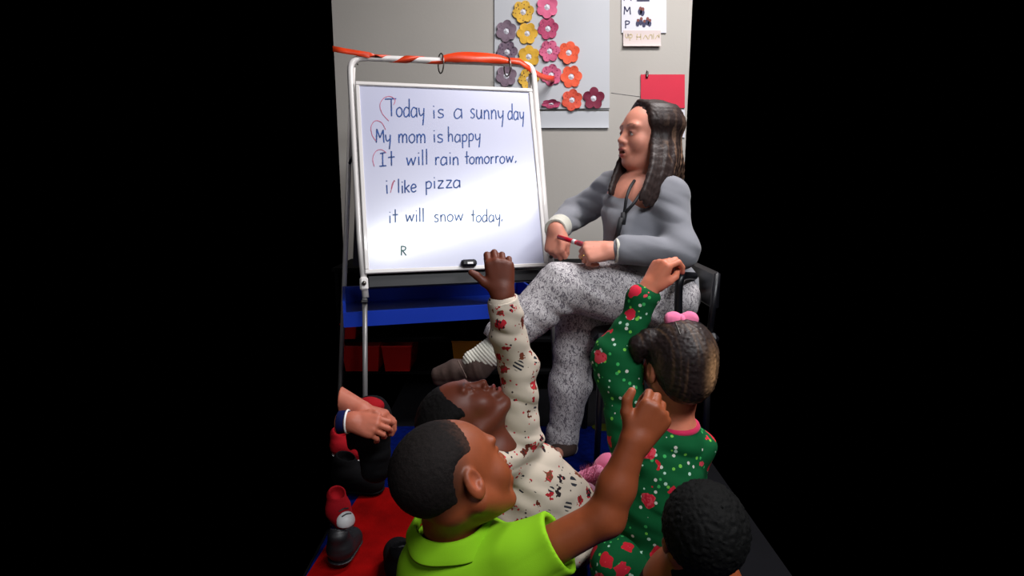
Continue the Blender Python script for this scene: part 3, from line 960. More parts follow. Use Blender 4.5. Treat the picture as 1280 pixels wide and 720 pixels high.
flower(654, 15, 13.5, F_['yel'], 'yellow brown-spotted paper flower at the top of the yellow column', rot=.2)
flower(659, 42, 13, F_['yel2'], 'plain yellow paper flower second from the top of its column', off=.009)
flower(661, 71, 13.5, F_['yel2'], 'yellow paper flower just above the orange ribbon', rot=.5, off=.015)
flower(661, 99, 13, F_['yel'], 'yellow paper flower below the ribbon, partly behind the easel corner', rot=.1)
flower(684, 9, 13.5, F_['pink'], 'bright pink paper flower at the top edge of the picture', rot=.5)
flower(685, 36, 13, F_['rose'], 'dark rose paper flower second from the top of the pink column', rot=.2, off=.009)
flower(687, 64, 13, F_['pinks'], 'pink spotted paper flower third down in the pink column', rot=.1)
flower(689, 94, 13, F_['pinks'], 'pink spotted paper flower crossed by the orange ribbon', rot=.35, off=.008)
flower(711, 66, 13.5, F_['oran'], 'orange-red paper flower at the top of the orange column', rot=.3)
flower(714, 96, 13.5, F_['oran'], 'orange-red paper flower where the ribbon ends', rot=.1, off=.009)
flower(715, 125, 13, F_['oran2'], 'deep orange paper flower lowest in the orange column', rot=.4)
flower(742, 123, 13.5, F_['mar'], 'maroon paper flower alone at the poster bottom right', cols=5, rot=.3)
flower(689, 130, 12, F_['rose'], 'crumpled rose paper flower folded flat at the poster bottom edge', squash=.45, tilt=.3, rot=.3)

chart = thing('letter_chart', 'white letter chart with the letters M and P high on the wall', 'chart', P(805, 40, WALLY))
sheet('sheet', 777, -8, 833, 41, M['paper_white'], .008, parent=chart)
surf_c = lambda a, b_: P(a, b_, WALLY - .0093)
NW = np.array([0, -1.0, 0])
mb = MB(); word(mb, 'M', 780, 789, 18, 18, 6, .0055, surf_c, NW); mb.build('letter', M['ink_navy'], chart)
mb = MB(); word(mb, 'P', 781, 788, 35, 35, 5.6, .0055, surf_c, NW); mb.build('letter', M['ink_navy'], chart)
mb = MB()
for st in ([(780, 1), (781.5, -6)], [(789, 1), (787, -6)]): ribbon_strokes(mb, [st], surf_c, .0045, NW)
mb.build('letter', M['ink_navy'], chart)
def disc(mb, px, py, rx, ry, off=.0095):
    vs = [P(px + rx * math.cos(a), py + ry * math.sin(a), WALLY - off) for a in np.linspace(0, 2 * math.pi, 11)[:-1]]
    mb.add(vs, [tuple(range(10))])
mb = MB(); mb2 = MB()
for x_, y_, s_ in ((800, 13, 1), (803, 14, 1.1), (797, 28, .9), (801, 26, 1), (805, 29, .9), (809, 26, 1), (812, 28, .9)):
    disc(mb, x_, y_ + 1.5, 2.6 * s_, 4.2 * s_, .0094); disc(mb2, x_ + .6, y_ - 2.6, 1.9 * s_, 2.2 * s_, .0098)
mb.build('picture', M['ink_navy'], chart); props(mb2.build('picture', M['ink_brown'], chart), kind='stuff')
sheet('blue_strip', 796, -4, 812, 1.5, M['ink_navy'], .0098, parent=chart, th=.001)
lab_ = thing('chart_label', 'cream paper strip with faded tan writing under the letter chart', 'label', P(803, 58, WALLY))
sheet('strip', 779, 38, 826, 58, M['paper_cream'], .010, parent=lab_, curl=.008)
surf_l = lambda a, b_: P(a, b_, WALLY - .0115)
mb = MB(); word(mb, 'up', 782, 791, 47.5, 47.5, 5, .0035, surf_l, NW); word(mb, 'Month', 796, 824, 48, 46, 4.5, .0035, surf_l, NW) if False else None
GLs = [[(796, 50), (796.5, 42)], [(796, 46), (801, 46)], [(801, 50), (801, 42)], [(804, 49), (807, 44), (810, 49)], [(811, 49), (812, 44), (815, 44), (815, 49)], [(817, 49), (817, 42)], [(819, 49), (822, 44), (824, 47), (824, 42)]]
for st in GLs: ribbon_strokes(mb, [st], surf_l, .0035, NW)
mb.build('faded_writing', M['ink_tan'], lab_)
rd = thing('red_paper', 'crimson paper panel clipped to the wall behind the woman', 'paper', P(828, 135, WALLY))
sheet('panel', 801, 93, 856, 135, M['paper_red'], .008, parent=rd)
mb = MB(); mb.box(P(809, 93, WALLY - .012), (.012, .012, .03), bev=.003); mb.tube([P(808, 94, WALLY - .014), P(808.5, 88, WALLY - .014)], .002, 6)
mb.build('clip', M['dark_steel'], rd)
sheet('poster_sheet', 822, 137, 856, 172, M['paper_white'], .006, 'white sheet on the wall below the crimson paper, behind the hair', 'paper')

# ================================================================== SHELF UNIT AND BINS
sh = thing('shelf_unit', 'low black open shelf unit standing against the wall behind the easel', 'shelf', (-.1, 2.97, 0))
sx0, sx1 = wl + .06, P(748, 400, 2.8)[0]
mid = (sx0 + sx1) / 2; wd_ = sx1 - sx0
for x_ in (sx0 + .01, mid - .02, sx1 - .01):
    mb = MB(); mb.box((x_, 2.975, .29), (.02, .33, .58), bev=.002); mb.build('side_panel', M['black_wood'], sh)
mb = MB(); mb.box((mid, 2.975, .59), (wd_ + .02, .35, .02), bev=.003); mb.build('top', M['black_wood'], sh)
for z_ in (.09, .25, .42):
    mb = MB(); mb.box((mid, 2.975, z_), (wd_ - .02, .33, .014)); mb.build('shelf', M['black_wood'], sh)
mb = MB(); mb.box((mid, 3.145, .29), (wd_, .01, .58)); mb.build('back_panel', M['black_wood'], sh)

def bin_(name_label, x0, x1, z0, h, mat, yf=2.80, yd=.26):
    """open tub with flared walls, rim and label slot"""
    c = ((x0 + x1) / 2, yf + yd / 2, z0)
    tt = thing('storage_bin', name_label, 'bin', c, 'storage bins on the shelf unit')
    ins = .012; vs = []; fs = []
    def ring(x0_, x1_, y0_, y1_, z_): return [(x0_, y0_, z_), (x1_, y0_, z_), (x1_, y1_, z_), (x0_, y1_, z_)]
    y0, y1 = yf, yf + yd
    R_ = [ring(x0 + ins, x1 - ins, y0 + ins, y1 - ins, z0), ring(x0, x1, y0, y1, z0 + h), ring(x0 + .005, x1 - .005, y0 + .005, y1 - .005, z0 + h), ring(x0 + ins + .005, x1 - ins - .005, y0 + ins + .005, y1 - ins - .005, z0 + .006)]
    for r_ in R_: vs += r_
    for a in range(3):
        for i in range(4): fs.append((a * 4 + i, a * 4 + (i + 1) % 4, a * 4 + 4 + (i + 1) % 4, a * 4 + 4 + i))
    fs += [(3, 2, 1, 0), (12, 13, 14, 15)]
    mesh_obj('tub', vs, fs, mat, tt)
    mb = MB()
    for a, b_ in (((x0, y0), (x1, y0)), ((x1, y0), (x1, y1)), ((x1, y1), (x0, y1)), ((x0, y1), (x0, y0))):
        mb.tube([(a[0], a[1], z0 + h), (b_[0], b_[1], z0 + h)], .004, 6)
    mb.build('rim', mat, tt)
    return tt
X28 = lambda px_: P(px_, 440, 2.8)[0]
bin_('red storage bin at the left on the bottom shelf', X28(427), X28(474), .0975, .125, M['red_plastic'])
bin_('red storage bin beside the easel leg on the bottom shelf', X28(477), X28(514), .0975, .125, M['red_plastic'])
bin_('small red storage bin on the middle shelf at the far left', X28(427), X28(447), .2575, .075, M['red_plastic'])
bin_('yellow storage bin on the bottom shelf near the brown shoe', X28(565), X28(602), .0975, .15, M['yellow_plastic'])

#__PEOPLE__
# ================================================================== TEACHER
SK_W = srgb(216, 144, 122)
def box_of(pts, m):
    a = np.array(pts); return a.min(0) - m, a.max(0) + m

hipN, hipF = P(834, 372, 2.06), P(812, 378, 2.22)
kneN, ankN = P(702, 357, 1.98), P(607, 447, 1.93)
kneF, ankF = P(722, 402, 2.14), P(703, 556, 2.13)
chest, belly = P(801, 268, 2.12), P(802, 322, 2.10)
shF, shN = P(768, 238, 2.22), P(836, 245, 2.03)
elF, wrF = P(716, 268, 2.37), P(695, 287, 2.10)
elN, wrN = P(851, 314, 1.93), P(772, 313, 1.93)
neck0, neck1 = P(808, 232, 2.13), P(810, 196, 2.13)
hc = P(810, 167, 2.12)
HL = Loc(hc + np.array([0, 0, -.004]), frame((-.93, -.37, .02)), .96)
base = np.array([.5, 2.1, 0.0])
teacher = thing('person', 'seated woman in grey top and grey patterned trousers, legs crossed, holding a red pen', 'person', base)
body_pts = [hipN, hipF, kneN, ankN, kneF, ankF, chest, shF, shN, elF, wrF, elN, wrN, hc, hc + np.array([0, 0, .1])]
lo, hi = box_of(body_pts, .17)
lo[2] = -.01
f = Field(lo, hi, .0038)
f.ell((hipN + hipF) / 2 + np.array([0, 0, .03]), (.14, .13, .10), None, .03)
f.ell(belly, (.125, .10, .13), None, .06)
f.ell(chest, (.125, .10, .14), None, .06)
f.chain([shF, chest + np.array([-.02, 0, .06]), shN], [.04, .07, .042], .05)
f.chain([hipN, kneN, ankN], [.075, .05, .034], .02); f.chain([hipF, kneF, ankF], [.075, .05, .034], .02)
f.cone(ankN, P(596, 460, 1.93), .030, .026); f.cone(P(596, 460, 1.93), P(556, 465, 1.93), .026, .018); f.cone(ankF, G(690, 566, .03) + np.array([0, -.05, 0]), .03, .022)
f.chain([shN, elN, wrN], [.045, .034, .024]); f.chain([shF, elF, wrF], [.045, .034, .024])
f.cone(neck0 + np.array([0, .0, -.03]), neck1, .052, .046, .03)
f.ell(neck0 + np.array([-.02, -.03, -.05]), (.09, .07, .05), None, .04)
head(f, HL, child=False, mouth=.006, jaw=.0, chub=1.15)
f.ell(HL((0, .02, -.095)), (.045, .05, .025), HL.A, .03)
grip = [(72, 70, 35), (75, 72, 35), (78, 74, 35), (80, 76, 35)]
hN, tN, thN = hand(f, wrN + np.array([-.02, 0, 0]), (-1, -.05, -.05), (-.1, -.75, .65), -1, .92, grip, [(.02, .025, -.01), (.05, .042, -.02), (.074, .036, -.035), (.092, .022, -.042)])
hF, tF, thF = hand(f, wrF, (-.1, -.35, -.75), (-.5, -.8, .4), 1, .92, grip, [(.02, .025, -.01), (.05, .042, -.02), (.074, .036, -.035), (.092, .022, -.042)])
f.plane((0, 0, .0145), (0, 0, -1))
def pt(V):
    C = np.tile(np.array(SK_W), (len(V), 1))
    C = blend(C, V, HL((-.04, .06, -.035)), (.03, .03, .03), None, srgb(214, 116, 104), .9, .45)
    C = blend(C, V, HL((.04, .06, -.035)), (.03, .03, .03), None, srgb(214, 116, 104), .9, .45)
    C = face_paint(C, V, HL, srgb(158, 62, 66), srgb(92, 60, 50), srgb(170, 104, 96), .006, .002)
    for p in tN + tF: C = blend(C, V, p, (.012, .012, .012), None, srgb(212, 120, 106), .8, .4)
    return C
f.build('body', M['skin'], teacher, pt)
eyes(teacher, HL, srgb(70, 60, 50))
# grey jersey top
f = Field(*box_of([hipN, shF, shN, elF, wrF, elN, wrN, chest, belly], .16), .0045)
f.ell(belly + np.array([.01, 0, 0]), (.150, .125, .145), None, .05)
f.ell((hipN + hipF) / 2 + np.array([.0, 0, .055]), (.140, .145, .10), None, .05)
f.ell(chest, (.132, .118, .145), None, .05)
f.ell(chest + np.array([-.05, -.075, -.035]), (.07, .065, .068), None, .04)
f.ell(chest + np.array([.062, -.085, -.04]), (.074, .068, .07), None, .04)
f.chain([shF, neck0 + np.array([-.01, 0, -.025]), shN], [.058, .068, .060], .05)
f.chain([shN, elN, wrN + np.array([.02, 0, 0])], [.056, .050, .042], .03)
f.chain([shF, elF, wrF + (elF - wrF) * .18], [.062, .050, .040], .03)
f.disp(folds(.009, 18, (.5, 0, 1)))
# neckline and cuffs
f.ell(P(780, 232, 2.03), (.035, .05, .035), None, .008, 's')
f.ell(neck0 + np.array([-.03, -.08, .035]), (.055, .07, .055), None, .01, 's')
f.cone(neck0 + np.array([-.02, -.03, .03]), neck0 + np.array([-.035, -.13, -.02]), .055, .05, .01, 's')
f.cone(neck0 + np.array([-.03, -.08, .0]), neck0 + np.array([-.035, -.16, -.085]), .048, .010, .01, 's')
f.build('jersey_top', M['grey_sweater'], teacher)
# white undershirt edge
f = Field(*box_of([neck0], .17), .004)
f.chain([shF * .4 + neck0 * .6 + np.array([0, 0, -.03]), neck0 + np.array([-.012, -.01, -.045]), shN * .4 + neck0 * .6 + np.array([0, 0, -.03])], [.05, .062, .05], .04)
f.ell(chest + np.array([-.01, -.045, .04]), (.07, .060, .07), None, .03)
f.cone(neck0 + np.array([-.02, -.03, .05]), neck0 + np.array([-.03, -.16, .0]), .06, .045, .01, 's')
f.build('undershirt', M['white_knit'], teacher)
# knitted white cuffs of the inner sleeves
for w_, e_ in ((wrN, elN), (wrF, elF)):
    d = (e_ - w_) / np.linalg.norm(e_ - w_)
    a, b_ = w_ + d * .055, w_ - d * .008
    f = Field(*box_of([a, b_], .06), .003)
    f.cone(a, b_, .043, .039); f.plane(b_, -d)
    f.cone(b_, b_ - d * .03, .029, .029, .002, 's')
    f.disp(folds(.0015, 90, tuple(d)))
    f.build('cuff', M['white_knit'], teacher)
# patterned trousers
f = Field(*box_of([hipN, hipF, kneN, ankN, kneF, ankF], .15), .0045)
f.ell((hipN + hipF) / 2 + np.array([.0, 0, .0]), (.135, .15, .105), None, .04)
f.chain([hipN, hipN * .45 + kneN * .55, kneN + np.array([.0, 0, -.006]), ankN + (kneN - ankN) * .22], [.098, .096, .076, .066], .03)
f.chain([hipF, kneF, kneF * .5 + ankF * .5, ankF + (kneF - ankF) * .02], [.09, .068, .070, .056], .03)
f.disp(folds(.011, 15, (.75, 0, 1)))
dd = (kneN - ankN) / np.linalg.norm(kneN - ankN)
f.cone(ankN + dd * .045, ankN + dd * .105, .060, .048, .004, 's')
f.cone(ankF + np.array([0, 0, -.06]), ankF + np.array([0, 0, .0]), .05, .044, .004, 's')
f.build('trousers', M['squiggle'], teacher)
# ribbed sock
f = Field(*box_of([ankN], .14), .0022)
f.chain([ankN + dd * .14, ankN + dd * .02], [.045, .042], .01); f.cone(ankN + dd * .02, ankN + np.array([-.04, 0, -.01]), .042, .036, .02)
ddv = dd
f.disp(lambda x, y, z: .0012 * np.sin(((x - ankN[0]) * ddv[0] + (y - ankN[1]) * ddv[1] + (z - ankN[2]) * ddv[2]) * 640))
f.build('sock', M['white_knit'], teacher)
# suede shoe on the raised foot
toe = P(541, 464, 1.93); heel = P(595, 460, 1.93)
sA = frame(tuple(toe - heel), (0, 0, 1))
shoe = thing('x', 'x', 'x')
bpy.data.objects.remove(shoe)
f = Field(*box_of([toe, heel], .10), .0032)
f.ell(heel + np.array([0, 0, .0]), (.042, .05, .046), sA, .02)
f.cone(heel * .5 + toe * .5 + np.array([0, 0, -.003]), toe + np.array([.02, 0, -.012]), .038, .026, .02)
f.cone(heel + np.array([.012, 0, .012]), heel + dd * .06 + np.array([.01, 0, 0]), .040, .042, .02)
f.cone(heel + np.array([0, 0, -.036]), toe + np.array([.02, 0, -.03]), .024, .02, .004)
f.disp(folds(.002, 50, (1, 0, .3)))
shoeob = f.build('shoe', M['shoe_brown'], teacher); shoeob['label'] = 'brown suede shoe on the raised foot'
mb = MB(); mb.tube([P(572, 450, 1.885), P(577, 460, 1.88), P(583, 472, 1.89)], .0022, 6); mb.build('seam', M['lace'], shoeob)
f = Field(*box_of([G(700, 567, .03)], .14), .0035)
q0, q1 = G(712, 569, .035), G(690, 574, .026)
q0[1] = q1[1] = 2.10
f.cone(q0, q1 + np.array([-.03, -.06, -.0]), .034, .024, .02); f.plane((0, 0, .0125), (0, 0, -1))
f.build('shoe', M['shoe_brown'], teacher)['label'] = 'brown shoe flat on the rug'
# lanyard
ln0 = P(788, 232, 1.99); ln1 = P(804, 238, 1.985)
meet = P(780, 268, 1.965)
mb = MB()
mb.tube(crom([P(793, 226, 2.05), P(788, 234, 2.0), P(783, 248, 1.968), meet, P(775, 283, 1.955), P(772, 303, 1.955)]), .0052, 8)
mb.tube(crom([P(812, 222, 2.02), P(803, 238, 1.985), P(793, 253, 1.955), P(785, 262, 1.955), meet]), .0052, 8)
mb.tube([meet + np.array([0, 0, .004]), P(778, 280, 1.952)], .010, 8)
mb.tube([P(777, 272, 1.953), P(770, 300, 1.953)], .0085, 8)
mb.build('lanyard', M['cord'], teacher, True)
mb = MB(); c = HL((-.074, -.004, -.048)); mb.tube([c + np.array([-.006, -.010, .003]), c + np.array([-.006, -.010, -.004])], .0026, 8)
mb.build('earring', M['white_plastic'], teacher)
mb = MB(); rc = hN((.1, -.0, -.012)); 
k_ = np.array(tN[0]); rcn = hN((.098, -.012, -.016)); aY = hN.A[1]; aX = hN.A[0]; aZ = hN.A[2]
mb.tube([rcn + .0112 * (aX * .6 * math.cos(a) * 1.0 + aZ * math.sin(a)) + aX * .0 for a in np.linspace(0, 2 * math.pi, 19)[:-1]], .0016, 6, True)
mb.build('finger_ring', M['gold'], teacher)
# the red marker between both hands
m0, m1 = P(698, 296, 2.05), P(743, 310, 1.925)
pen = thing('marker_pen', 'red marker pen held between both hands of the woman', 'pen', m0)
md = (m1 - m0)
mb = MB(); mb.tube([m0, m0 + md * .55], .0078, 12); mb.build('barrel', M['marker_red'], pen, True)
mb = MB(); mb.tube([m0 + md * .56, m1], [.0088, .0075], 12); mb.build('cap', M['marker_red'], pen, True)
mb = MB(); mb.tube([m0 + md * .42, m0 + md * .50], .0082, 12); mb.build('white_band', M['white_plastic'], pen, True)

# teacher's hair: long locks parted on top
f = Field(*box_of([HL((0, 0, .13)), P(762, 262, 2.0), P(858, 262, 2.3), HL((0, -.16, 0))], .045), .0036)
Lz = HL
def scalp(az, el, extra=.0):
    """az 0 = face forward, positive to her left (towards the camera)"""
    x = -math.sin(az) * math.cos(el); y = math.cos(az) * math.cos(el); z = math.sin(el)
    return Lz((x * (.081 + extra), -.02 + y * (.099 + extra), .030 + z * (.083 + extra)))
E1 = lambda c, r, k, m='u': f.ell(Lz(c), r, Lz.A, k, m)
E1((0, -.024, .034), (.079, .099, .084), 0)
E1((0, .098, -.035), (.078, .072, .112), .01, 's')
lr = random.Random(3)
def lock(p, r0, r1, k=.004):
    pts = crom(p, 4); m = len(pts)
    for i in range(m - 1):
        t0, t1 = i / (m - 1), (i + 1) / (m - 1)
        q0_, q1_ = min(1, .5 + t0 * 2.2), min(1, .5 + t1 * 2.2)
        f.cone(pts[i], pts[i + 1], (r0 + (r1 - r0) * t0) * q0_, (r0 + (r1 - r0) * t1) * q1_, k)
for s_ in (1, -1):
    for j_ in range(44):
        i = j_ * 25 / 43
        az = s_ * (1.0 + i / 25 * 2.1)
        ds = lr.uniform(-.004, .004)
        start = Lz((-.0 * s_, .045 - .0045 * i, .110 - max(0, i - 12) * .0022))
        pts = [start, scalp(az * .85, .75, .004), scalp(az, .15, .006 + ds), scalp(az + s_ * .05, -.45, .004 + ds)]
        side = pts[-1]
        fwd = max(0, 1 - i / 12)
        if s_ == 1:      # near side, falls over the front of the near shoulder / down the back
            tgt = P(800 + i * 2.4 + lr.uniform(-3, 3), 252 - i * .4 + lr.uniform(-8, 8), 1.955 + .004 * i + (.0 if i < 13 else .02 * (i - 13)))
            if i >= 10: tgt = P(826 + (i - 10) * 1.7, 236 + lr.uniform(-5, 8), 1.99 + .022 * (i - 10))
            mid_ = side * .5 + tgt * .5 + np.array([.012, -.012, .0])
        else:            # far side, falls on the far chest
            tgt = P(762 + min(i, 12) * 2.2 + lr.uniform(-2, 2), 244 - abs(i - 5) * 1.0 + lr.uniform(-3, 3), 2.06 + .006 * i)
            if i >= 12: tgt = P(800 + (i - 12) * 2.5, 232, 2.2 + .004 * i)
            mid_ = side * .45 + tgt * .55 + np.array([-.002, .008, .012])
        lock(pts + [mid_, tgt], .0115, .0062, .006)
f.disp(lambda x, y, z: .0012 * np.sin((x * .9 + y * 1.2 + z * .05) * 560) * (vnoise(x * 60, y * 60, z * 6) + .6))
def pt(V):
    n = vnoise(V[:, 0] * 110, V[:, 1] * 110, V[:, 2] * 2.5)
    loc = (V - HL.o) @ HL.A.T
    bias = np.clip(-loc[:, 1] * 5, -.1, .55)     # lighter streaks towards the back
    s = np.clip((n + bias * .75 - .28) * 1.8, 0, .75)[:, None] * np.clip((.10 - loc[:, 2]) * 6, 0, 1)[:, None]
    return np.array(srgb(48, 36, 34)) * (1 - s) + np.array(srgb(168, 130, 104)) * s
f.build('hair', M['hair'], teacher, pt)

# ---- chair
chb = np.array([.56, 2.16, 0])
ch = thing('chair', 'black chair under the seated woman', 'chair', chb)
seatz = hipN[2] - .105
mb = MB(); sc_ = np.array([(hipN[0] + hipF[0]) / 2 - .04, 2.16, seatz - .02]); mb.box(sc_, (.42, .40, .04), bev=.015); mb.build('seat', M['chair'], ch)
for dx, dy in ((-.18, -.17), (-.18, .17), (.18, -.17), (.18, .17)):
    mb = MB(); mb.tube([sc_ + np.array([dx, dy, -.02]), np.array([sc_[0] + dx * 1.05, sc_[1] + dy * 1.05, .012])], .011, 10); mb.build('leg', M['chair'], ch, True)
mb = MB(); ar = [P(848, 410, 1.90), P(848, 370, 1.90), P(850, 350, 1.90), P(856, 345, 1.93), P(868, 345, 2.05)]
mb.tube(crom(ar, 5), .013, 10); mb.build('armrest', M['chair'], ch, True)
bx_ = sc_[0] + .19
for dy in (-.17, .17):
    mb = MB(); mb.tube([(bx_ - .01, sc_[1] + dy, seatz - .03), (bx_ + .005, sc_[1] + dy, seatz + .20)], .011, 10); mb.build('back_post', M['chair'], ch, True)
mb = MB(); mb.box((bx_ + .006, sc_[1], seatz + .14), (.022, .36, .13), bev=.01); mb.build('backrest', M['chair'], ch)

# ================================================================== CHILD HELPERS
def hair_cap(L, th, cuts, name, mat, root, col, extra=None, h=.003, rough=.0012, cols=None, ck=.006):
    f = Field(*box_of([L.o], .16), h)
    f.ell(L((0, -.022, .032)), np.array((.078 + th, .096 + th, .084 + th)) * L.k, L.A, 0)
    if extra: extra(f)
    if rough: f.disp(lambda x, y, z: rough * 2 * vnoise(x * 260, y * 260, z * 260))
    for c, r in cuts: f.ell(L(c), np.array(r) * L.k, L.A, ck, 's')
    return f.build(name, mat, root, cols or (lambda V: np.tile(np.array(col), (len(V), 1))))

# ================================================================== FRONT BOY (lime shirt)
SK_B = srgb(132, 66, 36)
fb = thing('person', 'boy in a lime green polo shirt raising his fist in front, seen from behind', 'person', (-.08, 1.0, 0))
fh = P(568, 596, .95)
FL = Loc(fh, frame((.68, .70, .24), (-.38, .30, 1)), .88)
fsR, fsL = P(650, 704, .94), P(556, 700, 1.09)
feR, fwR = P(757, 646, .93), P(792, 552, .95)
fn0, fn1 = P(566, 684, .98), P(562, 645, .97)
fch = np.array([-.085, .99, .29]); fhip = np.array([-.09, 1.03, .10])
lk, rk = np.array([-.185, 1.0, .095]), np.array([.10, 1.17, .075])
lo, hi = box_of([fh + np.array([0, 0, .1]), fsR, fsL, feR, fwR + np.array([.02, 0, .1]), fhip, lk, rk], .085); lo[2] = .0
f = Field(lo, hi, .003)
f.ell(fhip, (.11, .09, .08), None, .02); f.ell(fch, (.10, .075, .11), None, .05); f.ell((fhip + fch) / 2, (.095, .075, .12), None, .05)
f.chain([fsL, fn0 + np.array([0, 0, -.035]), fsR], [.036, .05, .036], .04)
f.cone(fn0 + np.array([0, 0, -.02]), fn1, .045, .043, .03); f.cone(fn1, FL((0, -.03, -.03)), .044, .046, .02)
head(f, FL, child=True, ears=True, chub=1.12)
f.chain([fsR, feR], [.035, .031], .02); f.chain([feR, feR * .6 + fwR * .4, fwR], [.0315, .030, .0225], .015)
f.chain([fsL, np.array([-.12, 1.15, .22]), np.array([-.04, 1.2, .17])], [.036, .03, .024], .02)
hand(f, np.array([-.04, 1.2, .17]), (.8, .4, -.3), (-.3, 0, 1), -1, .66, [(20, 25, 15)] * 4, [(.02, .025, -.01), (.045, .05, -.012), (.065, .062, -.014), (.08, .07, -.016)])
f.chain([fhip + np.array([-.05, 0, 0]), lk, np.array([-.0, 1.22, .05])], [.06, .045, .035], .02); f.chain([fhip + np.array([.05, 0, 0]), rk, np.array([-.04, 1.25, .05])], [.06, .045, .035], .02)
fist = [(62, 86, 45), (66, 88, 45), (70, 88, 45), (74, 86, 45)]
hb, tb, thb = hand(f, fwR + np.array([.004, 0, .0]), (.55, .05, .83), (-.12, -1, .08), 1, .74, fist,
    [(.018, .024, -.006), (.042, .054, -.004), (.066, .068, -.006), (.088, .070, -.008)], fat=1.06)
f.plane((0, 0, .0145), (0, 0, -1))
def pt(V):
    C = np.tile(np.array(SK_B), (len(V), 1))
    C = face_paint(C, V, FL, srgb(120, 50, 44), srgb(30, 18, 14), None)
    for s_ in (-1, 1): C = blend(C, V, FL((s_ * .084, -.012, -.01)), np.array((.01, .02, .03)) * FL.k, FL.A, srgb(190, 100, 72), .8, .4)
    C = blend(C, V, FL((0, -.05, .03)), np.array((.10, .086, .088)) * FL.k, FL.A, srgb(46, 28, 20), .25, .9)
    for p in tb + [thb[-1]]: C = blend(C, V, p, (.014,) * 3, None, srgb(200, 108, 76), .8, .5)
    return C
f.build('body', M['skin'], fb, pt)
eyes(fb, FL)
def bc(V):  # short fade, with the lit brown painted into the hair towards the face
    l_ = (V - FL.o) @ FL.A.T / FL.k
    s_ = np.clip((l_[:, 1] + .02) * 7 + (.03 - l_[:, 2]) * 2 + vnoise(V[:, 0] * 200, V[:, 1] * 200, V[:, 2] * 200) * .2, 0, .6)[:, None]
    return np.array(srgb(20, 15, 14)) * (1 - s_) + np.array(srgb(96, 62, 48)) * s_
hair_cap(FL, .0026, [((0, .118, .0), (.10, .085, .090)), ((0, .04, -.07), (.11, .075, .085)), ((-.085, -.008, -.012), (.03, .024, .034)), ((.085, -.008, -.012), (.03, .024, .034)), ((0, -.05, -.14), (.12, .11, .09))],
         'hair', M['hair_matte'], fb, None, cols=bc, ck=.03, h=.0024, rough=.0007)
# lime polo
f = Field(*box_of([fsR, fsL, fch, fhip, fn0, feR], .11), .0035)
f.ell(fhip + np.array([0, 0, .02]), (.125, .105, .08), None, .02); f.ell(fch, (.118, .092, .125), None, .05); f.ell((fhip + fch) / 2, (.115, .09, .12), None, .05)
f.chain([fsL, fn0 + np.array([0, 0, -.045]), fsR], [.050, .060, .052], .04)
slv = fsR + (feR - fsR) * .40
f.cone(fsR, slv, .054, .051, .03); f.chain([fsL, np.array([-.115, 1.14, .25])], [.05, .045], .03)
f.disp(folds(.0085, 20, (.6, .1, -1), .25))
dS = (feR - fsR) / np.linalg.norm(feR - fsR)
f.plane(slv + dS * .012, dS)
f.cone(slv, slv + dS * .06, .044, .047, .004, 's')
f.cone(fn0 + np.array([0, 0, .0]), fn0 + np.array([-.004, .004, .12]), .052, .058, .006, 's')
f.build('polo_shirt', M['lime'], fb)
# folded collar: swept band
mb = MB(); n = 40; vs = []; fs = []
cc = fn0 + np.array([-.002, .0, .040])
for i in range(n + 1):
    a = math.radians(-38 + 300 * i / n) + math.radians(110)
    rad = np.array([math.cos(a), math.sin(a), 0])
    end = min(1, min(i, n - i) / 6)
    zt_ = .012 + .010 * math.sin(a * 1 + .6)
    q = [cc + rad * .056 + np.array([0, 0, zt_ - .014]), cc + rad * .059 + np.array([0, 0, zt_ + .006 * end]), cc + rad * .066 + np.array([0, 0, zt_ + .007 * end]),
         cc + rad * .072 + np.array([0, 0, zt_ - .006]), cc + rad * (.083 + .003 * math.sin(a * 5)) + np.array([0, 0, zt_ - .029])]
    vs += q
for i in range(n):
    for j in range(4): fs.append((i * 5 + j, i * 5 + j + 1, i * 5 + j + 6, i * 5 + j + 5))
co_ = mesh_obj('collar', vs, fs, M['lime'], fb, True)
sm = co_.modifiers.new('thick', 'SOLIDIFY'); sm.thickness = .003
sm = co_.modifiers.new('sub', 'SUBSURF'); sm.levels = 1; sm.render_levels = 1
# dark trousers
f = Field(*box_of([fhip, lk, rk, np.array([0, 1.25, .06])], .10), .0045)
f.ell(fhip + np.array([0, .0, -.02]), (.122, .10, .075), None, .02)
f.chain([fhip + np.array([-.05, 0, -.02]), lk, np.array([-.02, 1.21, .055])], [.072, .06, .048], .02); f.chain([fhip + np.array([.05, 0, -.02]), rk, np.array([-.02, 1.24, .055])], [.072, .06, .048], .02)
f.disp(folds(.004, 25)); f.plane((0, 0, .013), (0, 0, -1))
f.build('trousers', M['dark_trouser'], fb)

# ================================================================== MIDDLE BOY (cream pyjamas)
mbk = thing('person', 'child in cream figure-print pyjamas with head tipped back and one arm straight up', 'person', (.07, 1.42, 0))
mh = P(579, 522, 1.36)
ML = Loc(mh, frame((.30, .12, .95), (-.95, .0, .42)), .86)
msR, msL = P(648, 552, 1.40), P(608, 590, 1.30)
meR, mwR = P(647, 458, 1.40), P(628, 372, 1.36)
mn0, mn1 = P(620, 562, 1.36), P(604, 540, 1.36)
mch = P(662, 612, 1.42); mhip = np.array([.10, 1.46, .09])
mk1, mk2 = np.array([-.04, 1.60, .10]), np.array([.24, 1.62, .085])
lo, hi = box_of([mh, msR, msL, meR, mwR + np.array([0, 0, .1]), mhip, mk1, mk2], .10); lo[2] = 0
f = Field(lo, hi, .0032)
f.ell(mhip, (.105, .09, .075), None, .02); f.ell(mch, (.09, .075, .10), None, .05); f.ell((mch + mhip) / 2, (.09, .08, .12), None, .05)
f.chain([msL, mn0, msR], [.034, .045, .034], .03)
f.cone(mn0, mn1, .040, .038, .03); f.cone(mn1, ML((0, -.02, -.03)), .04, .045, .02)
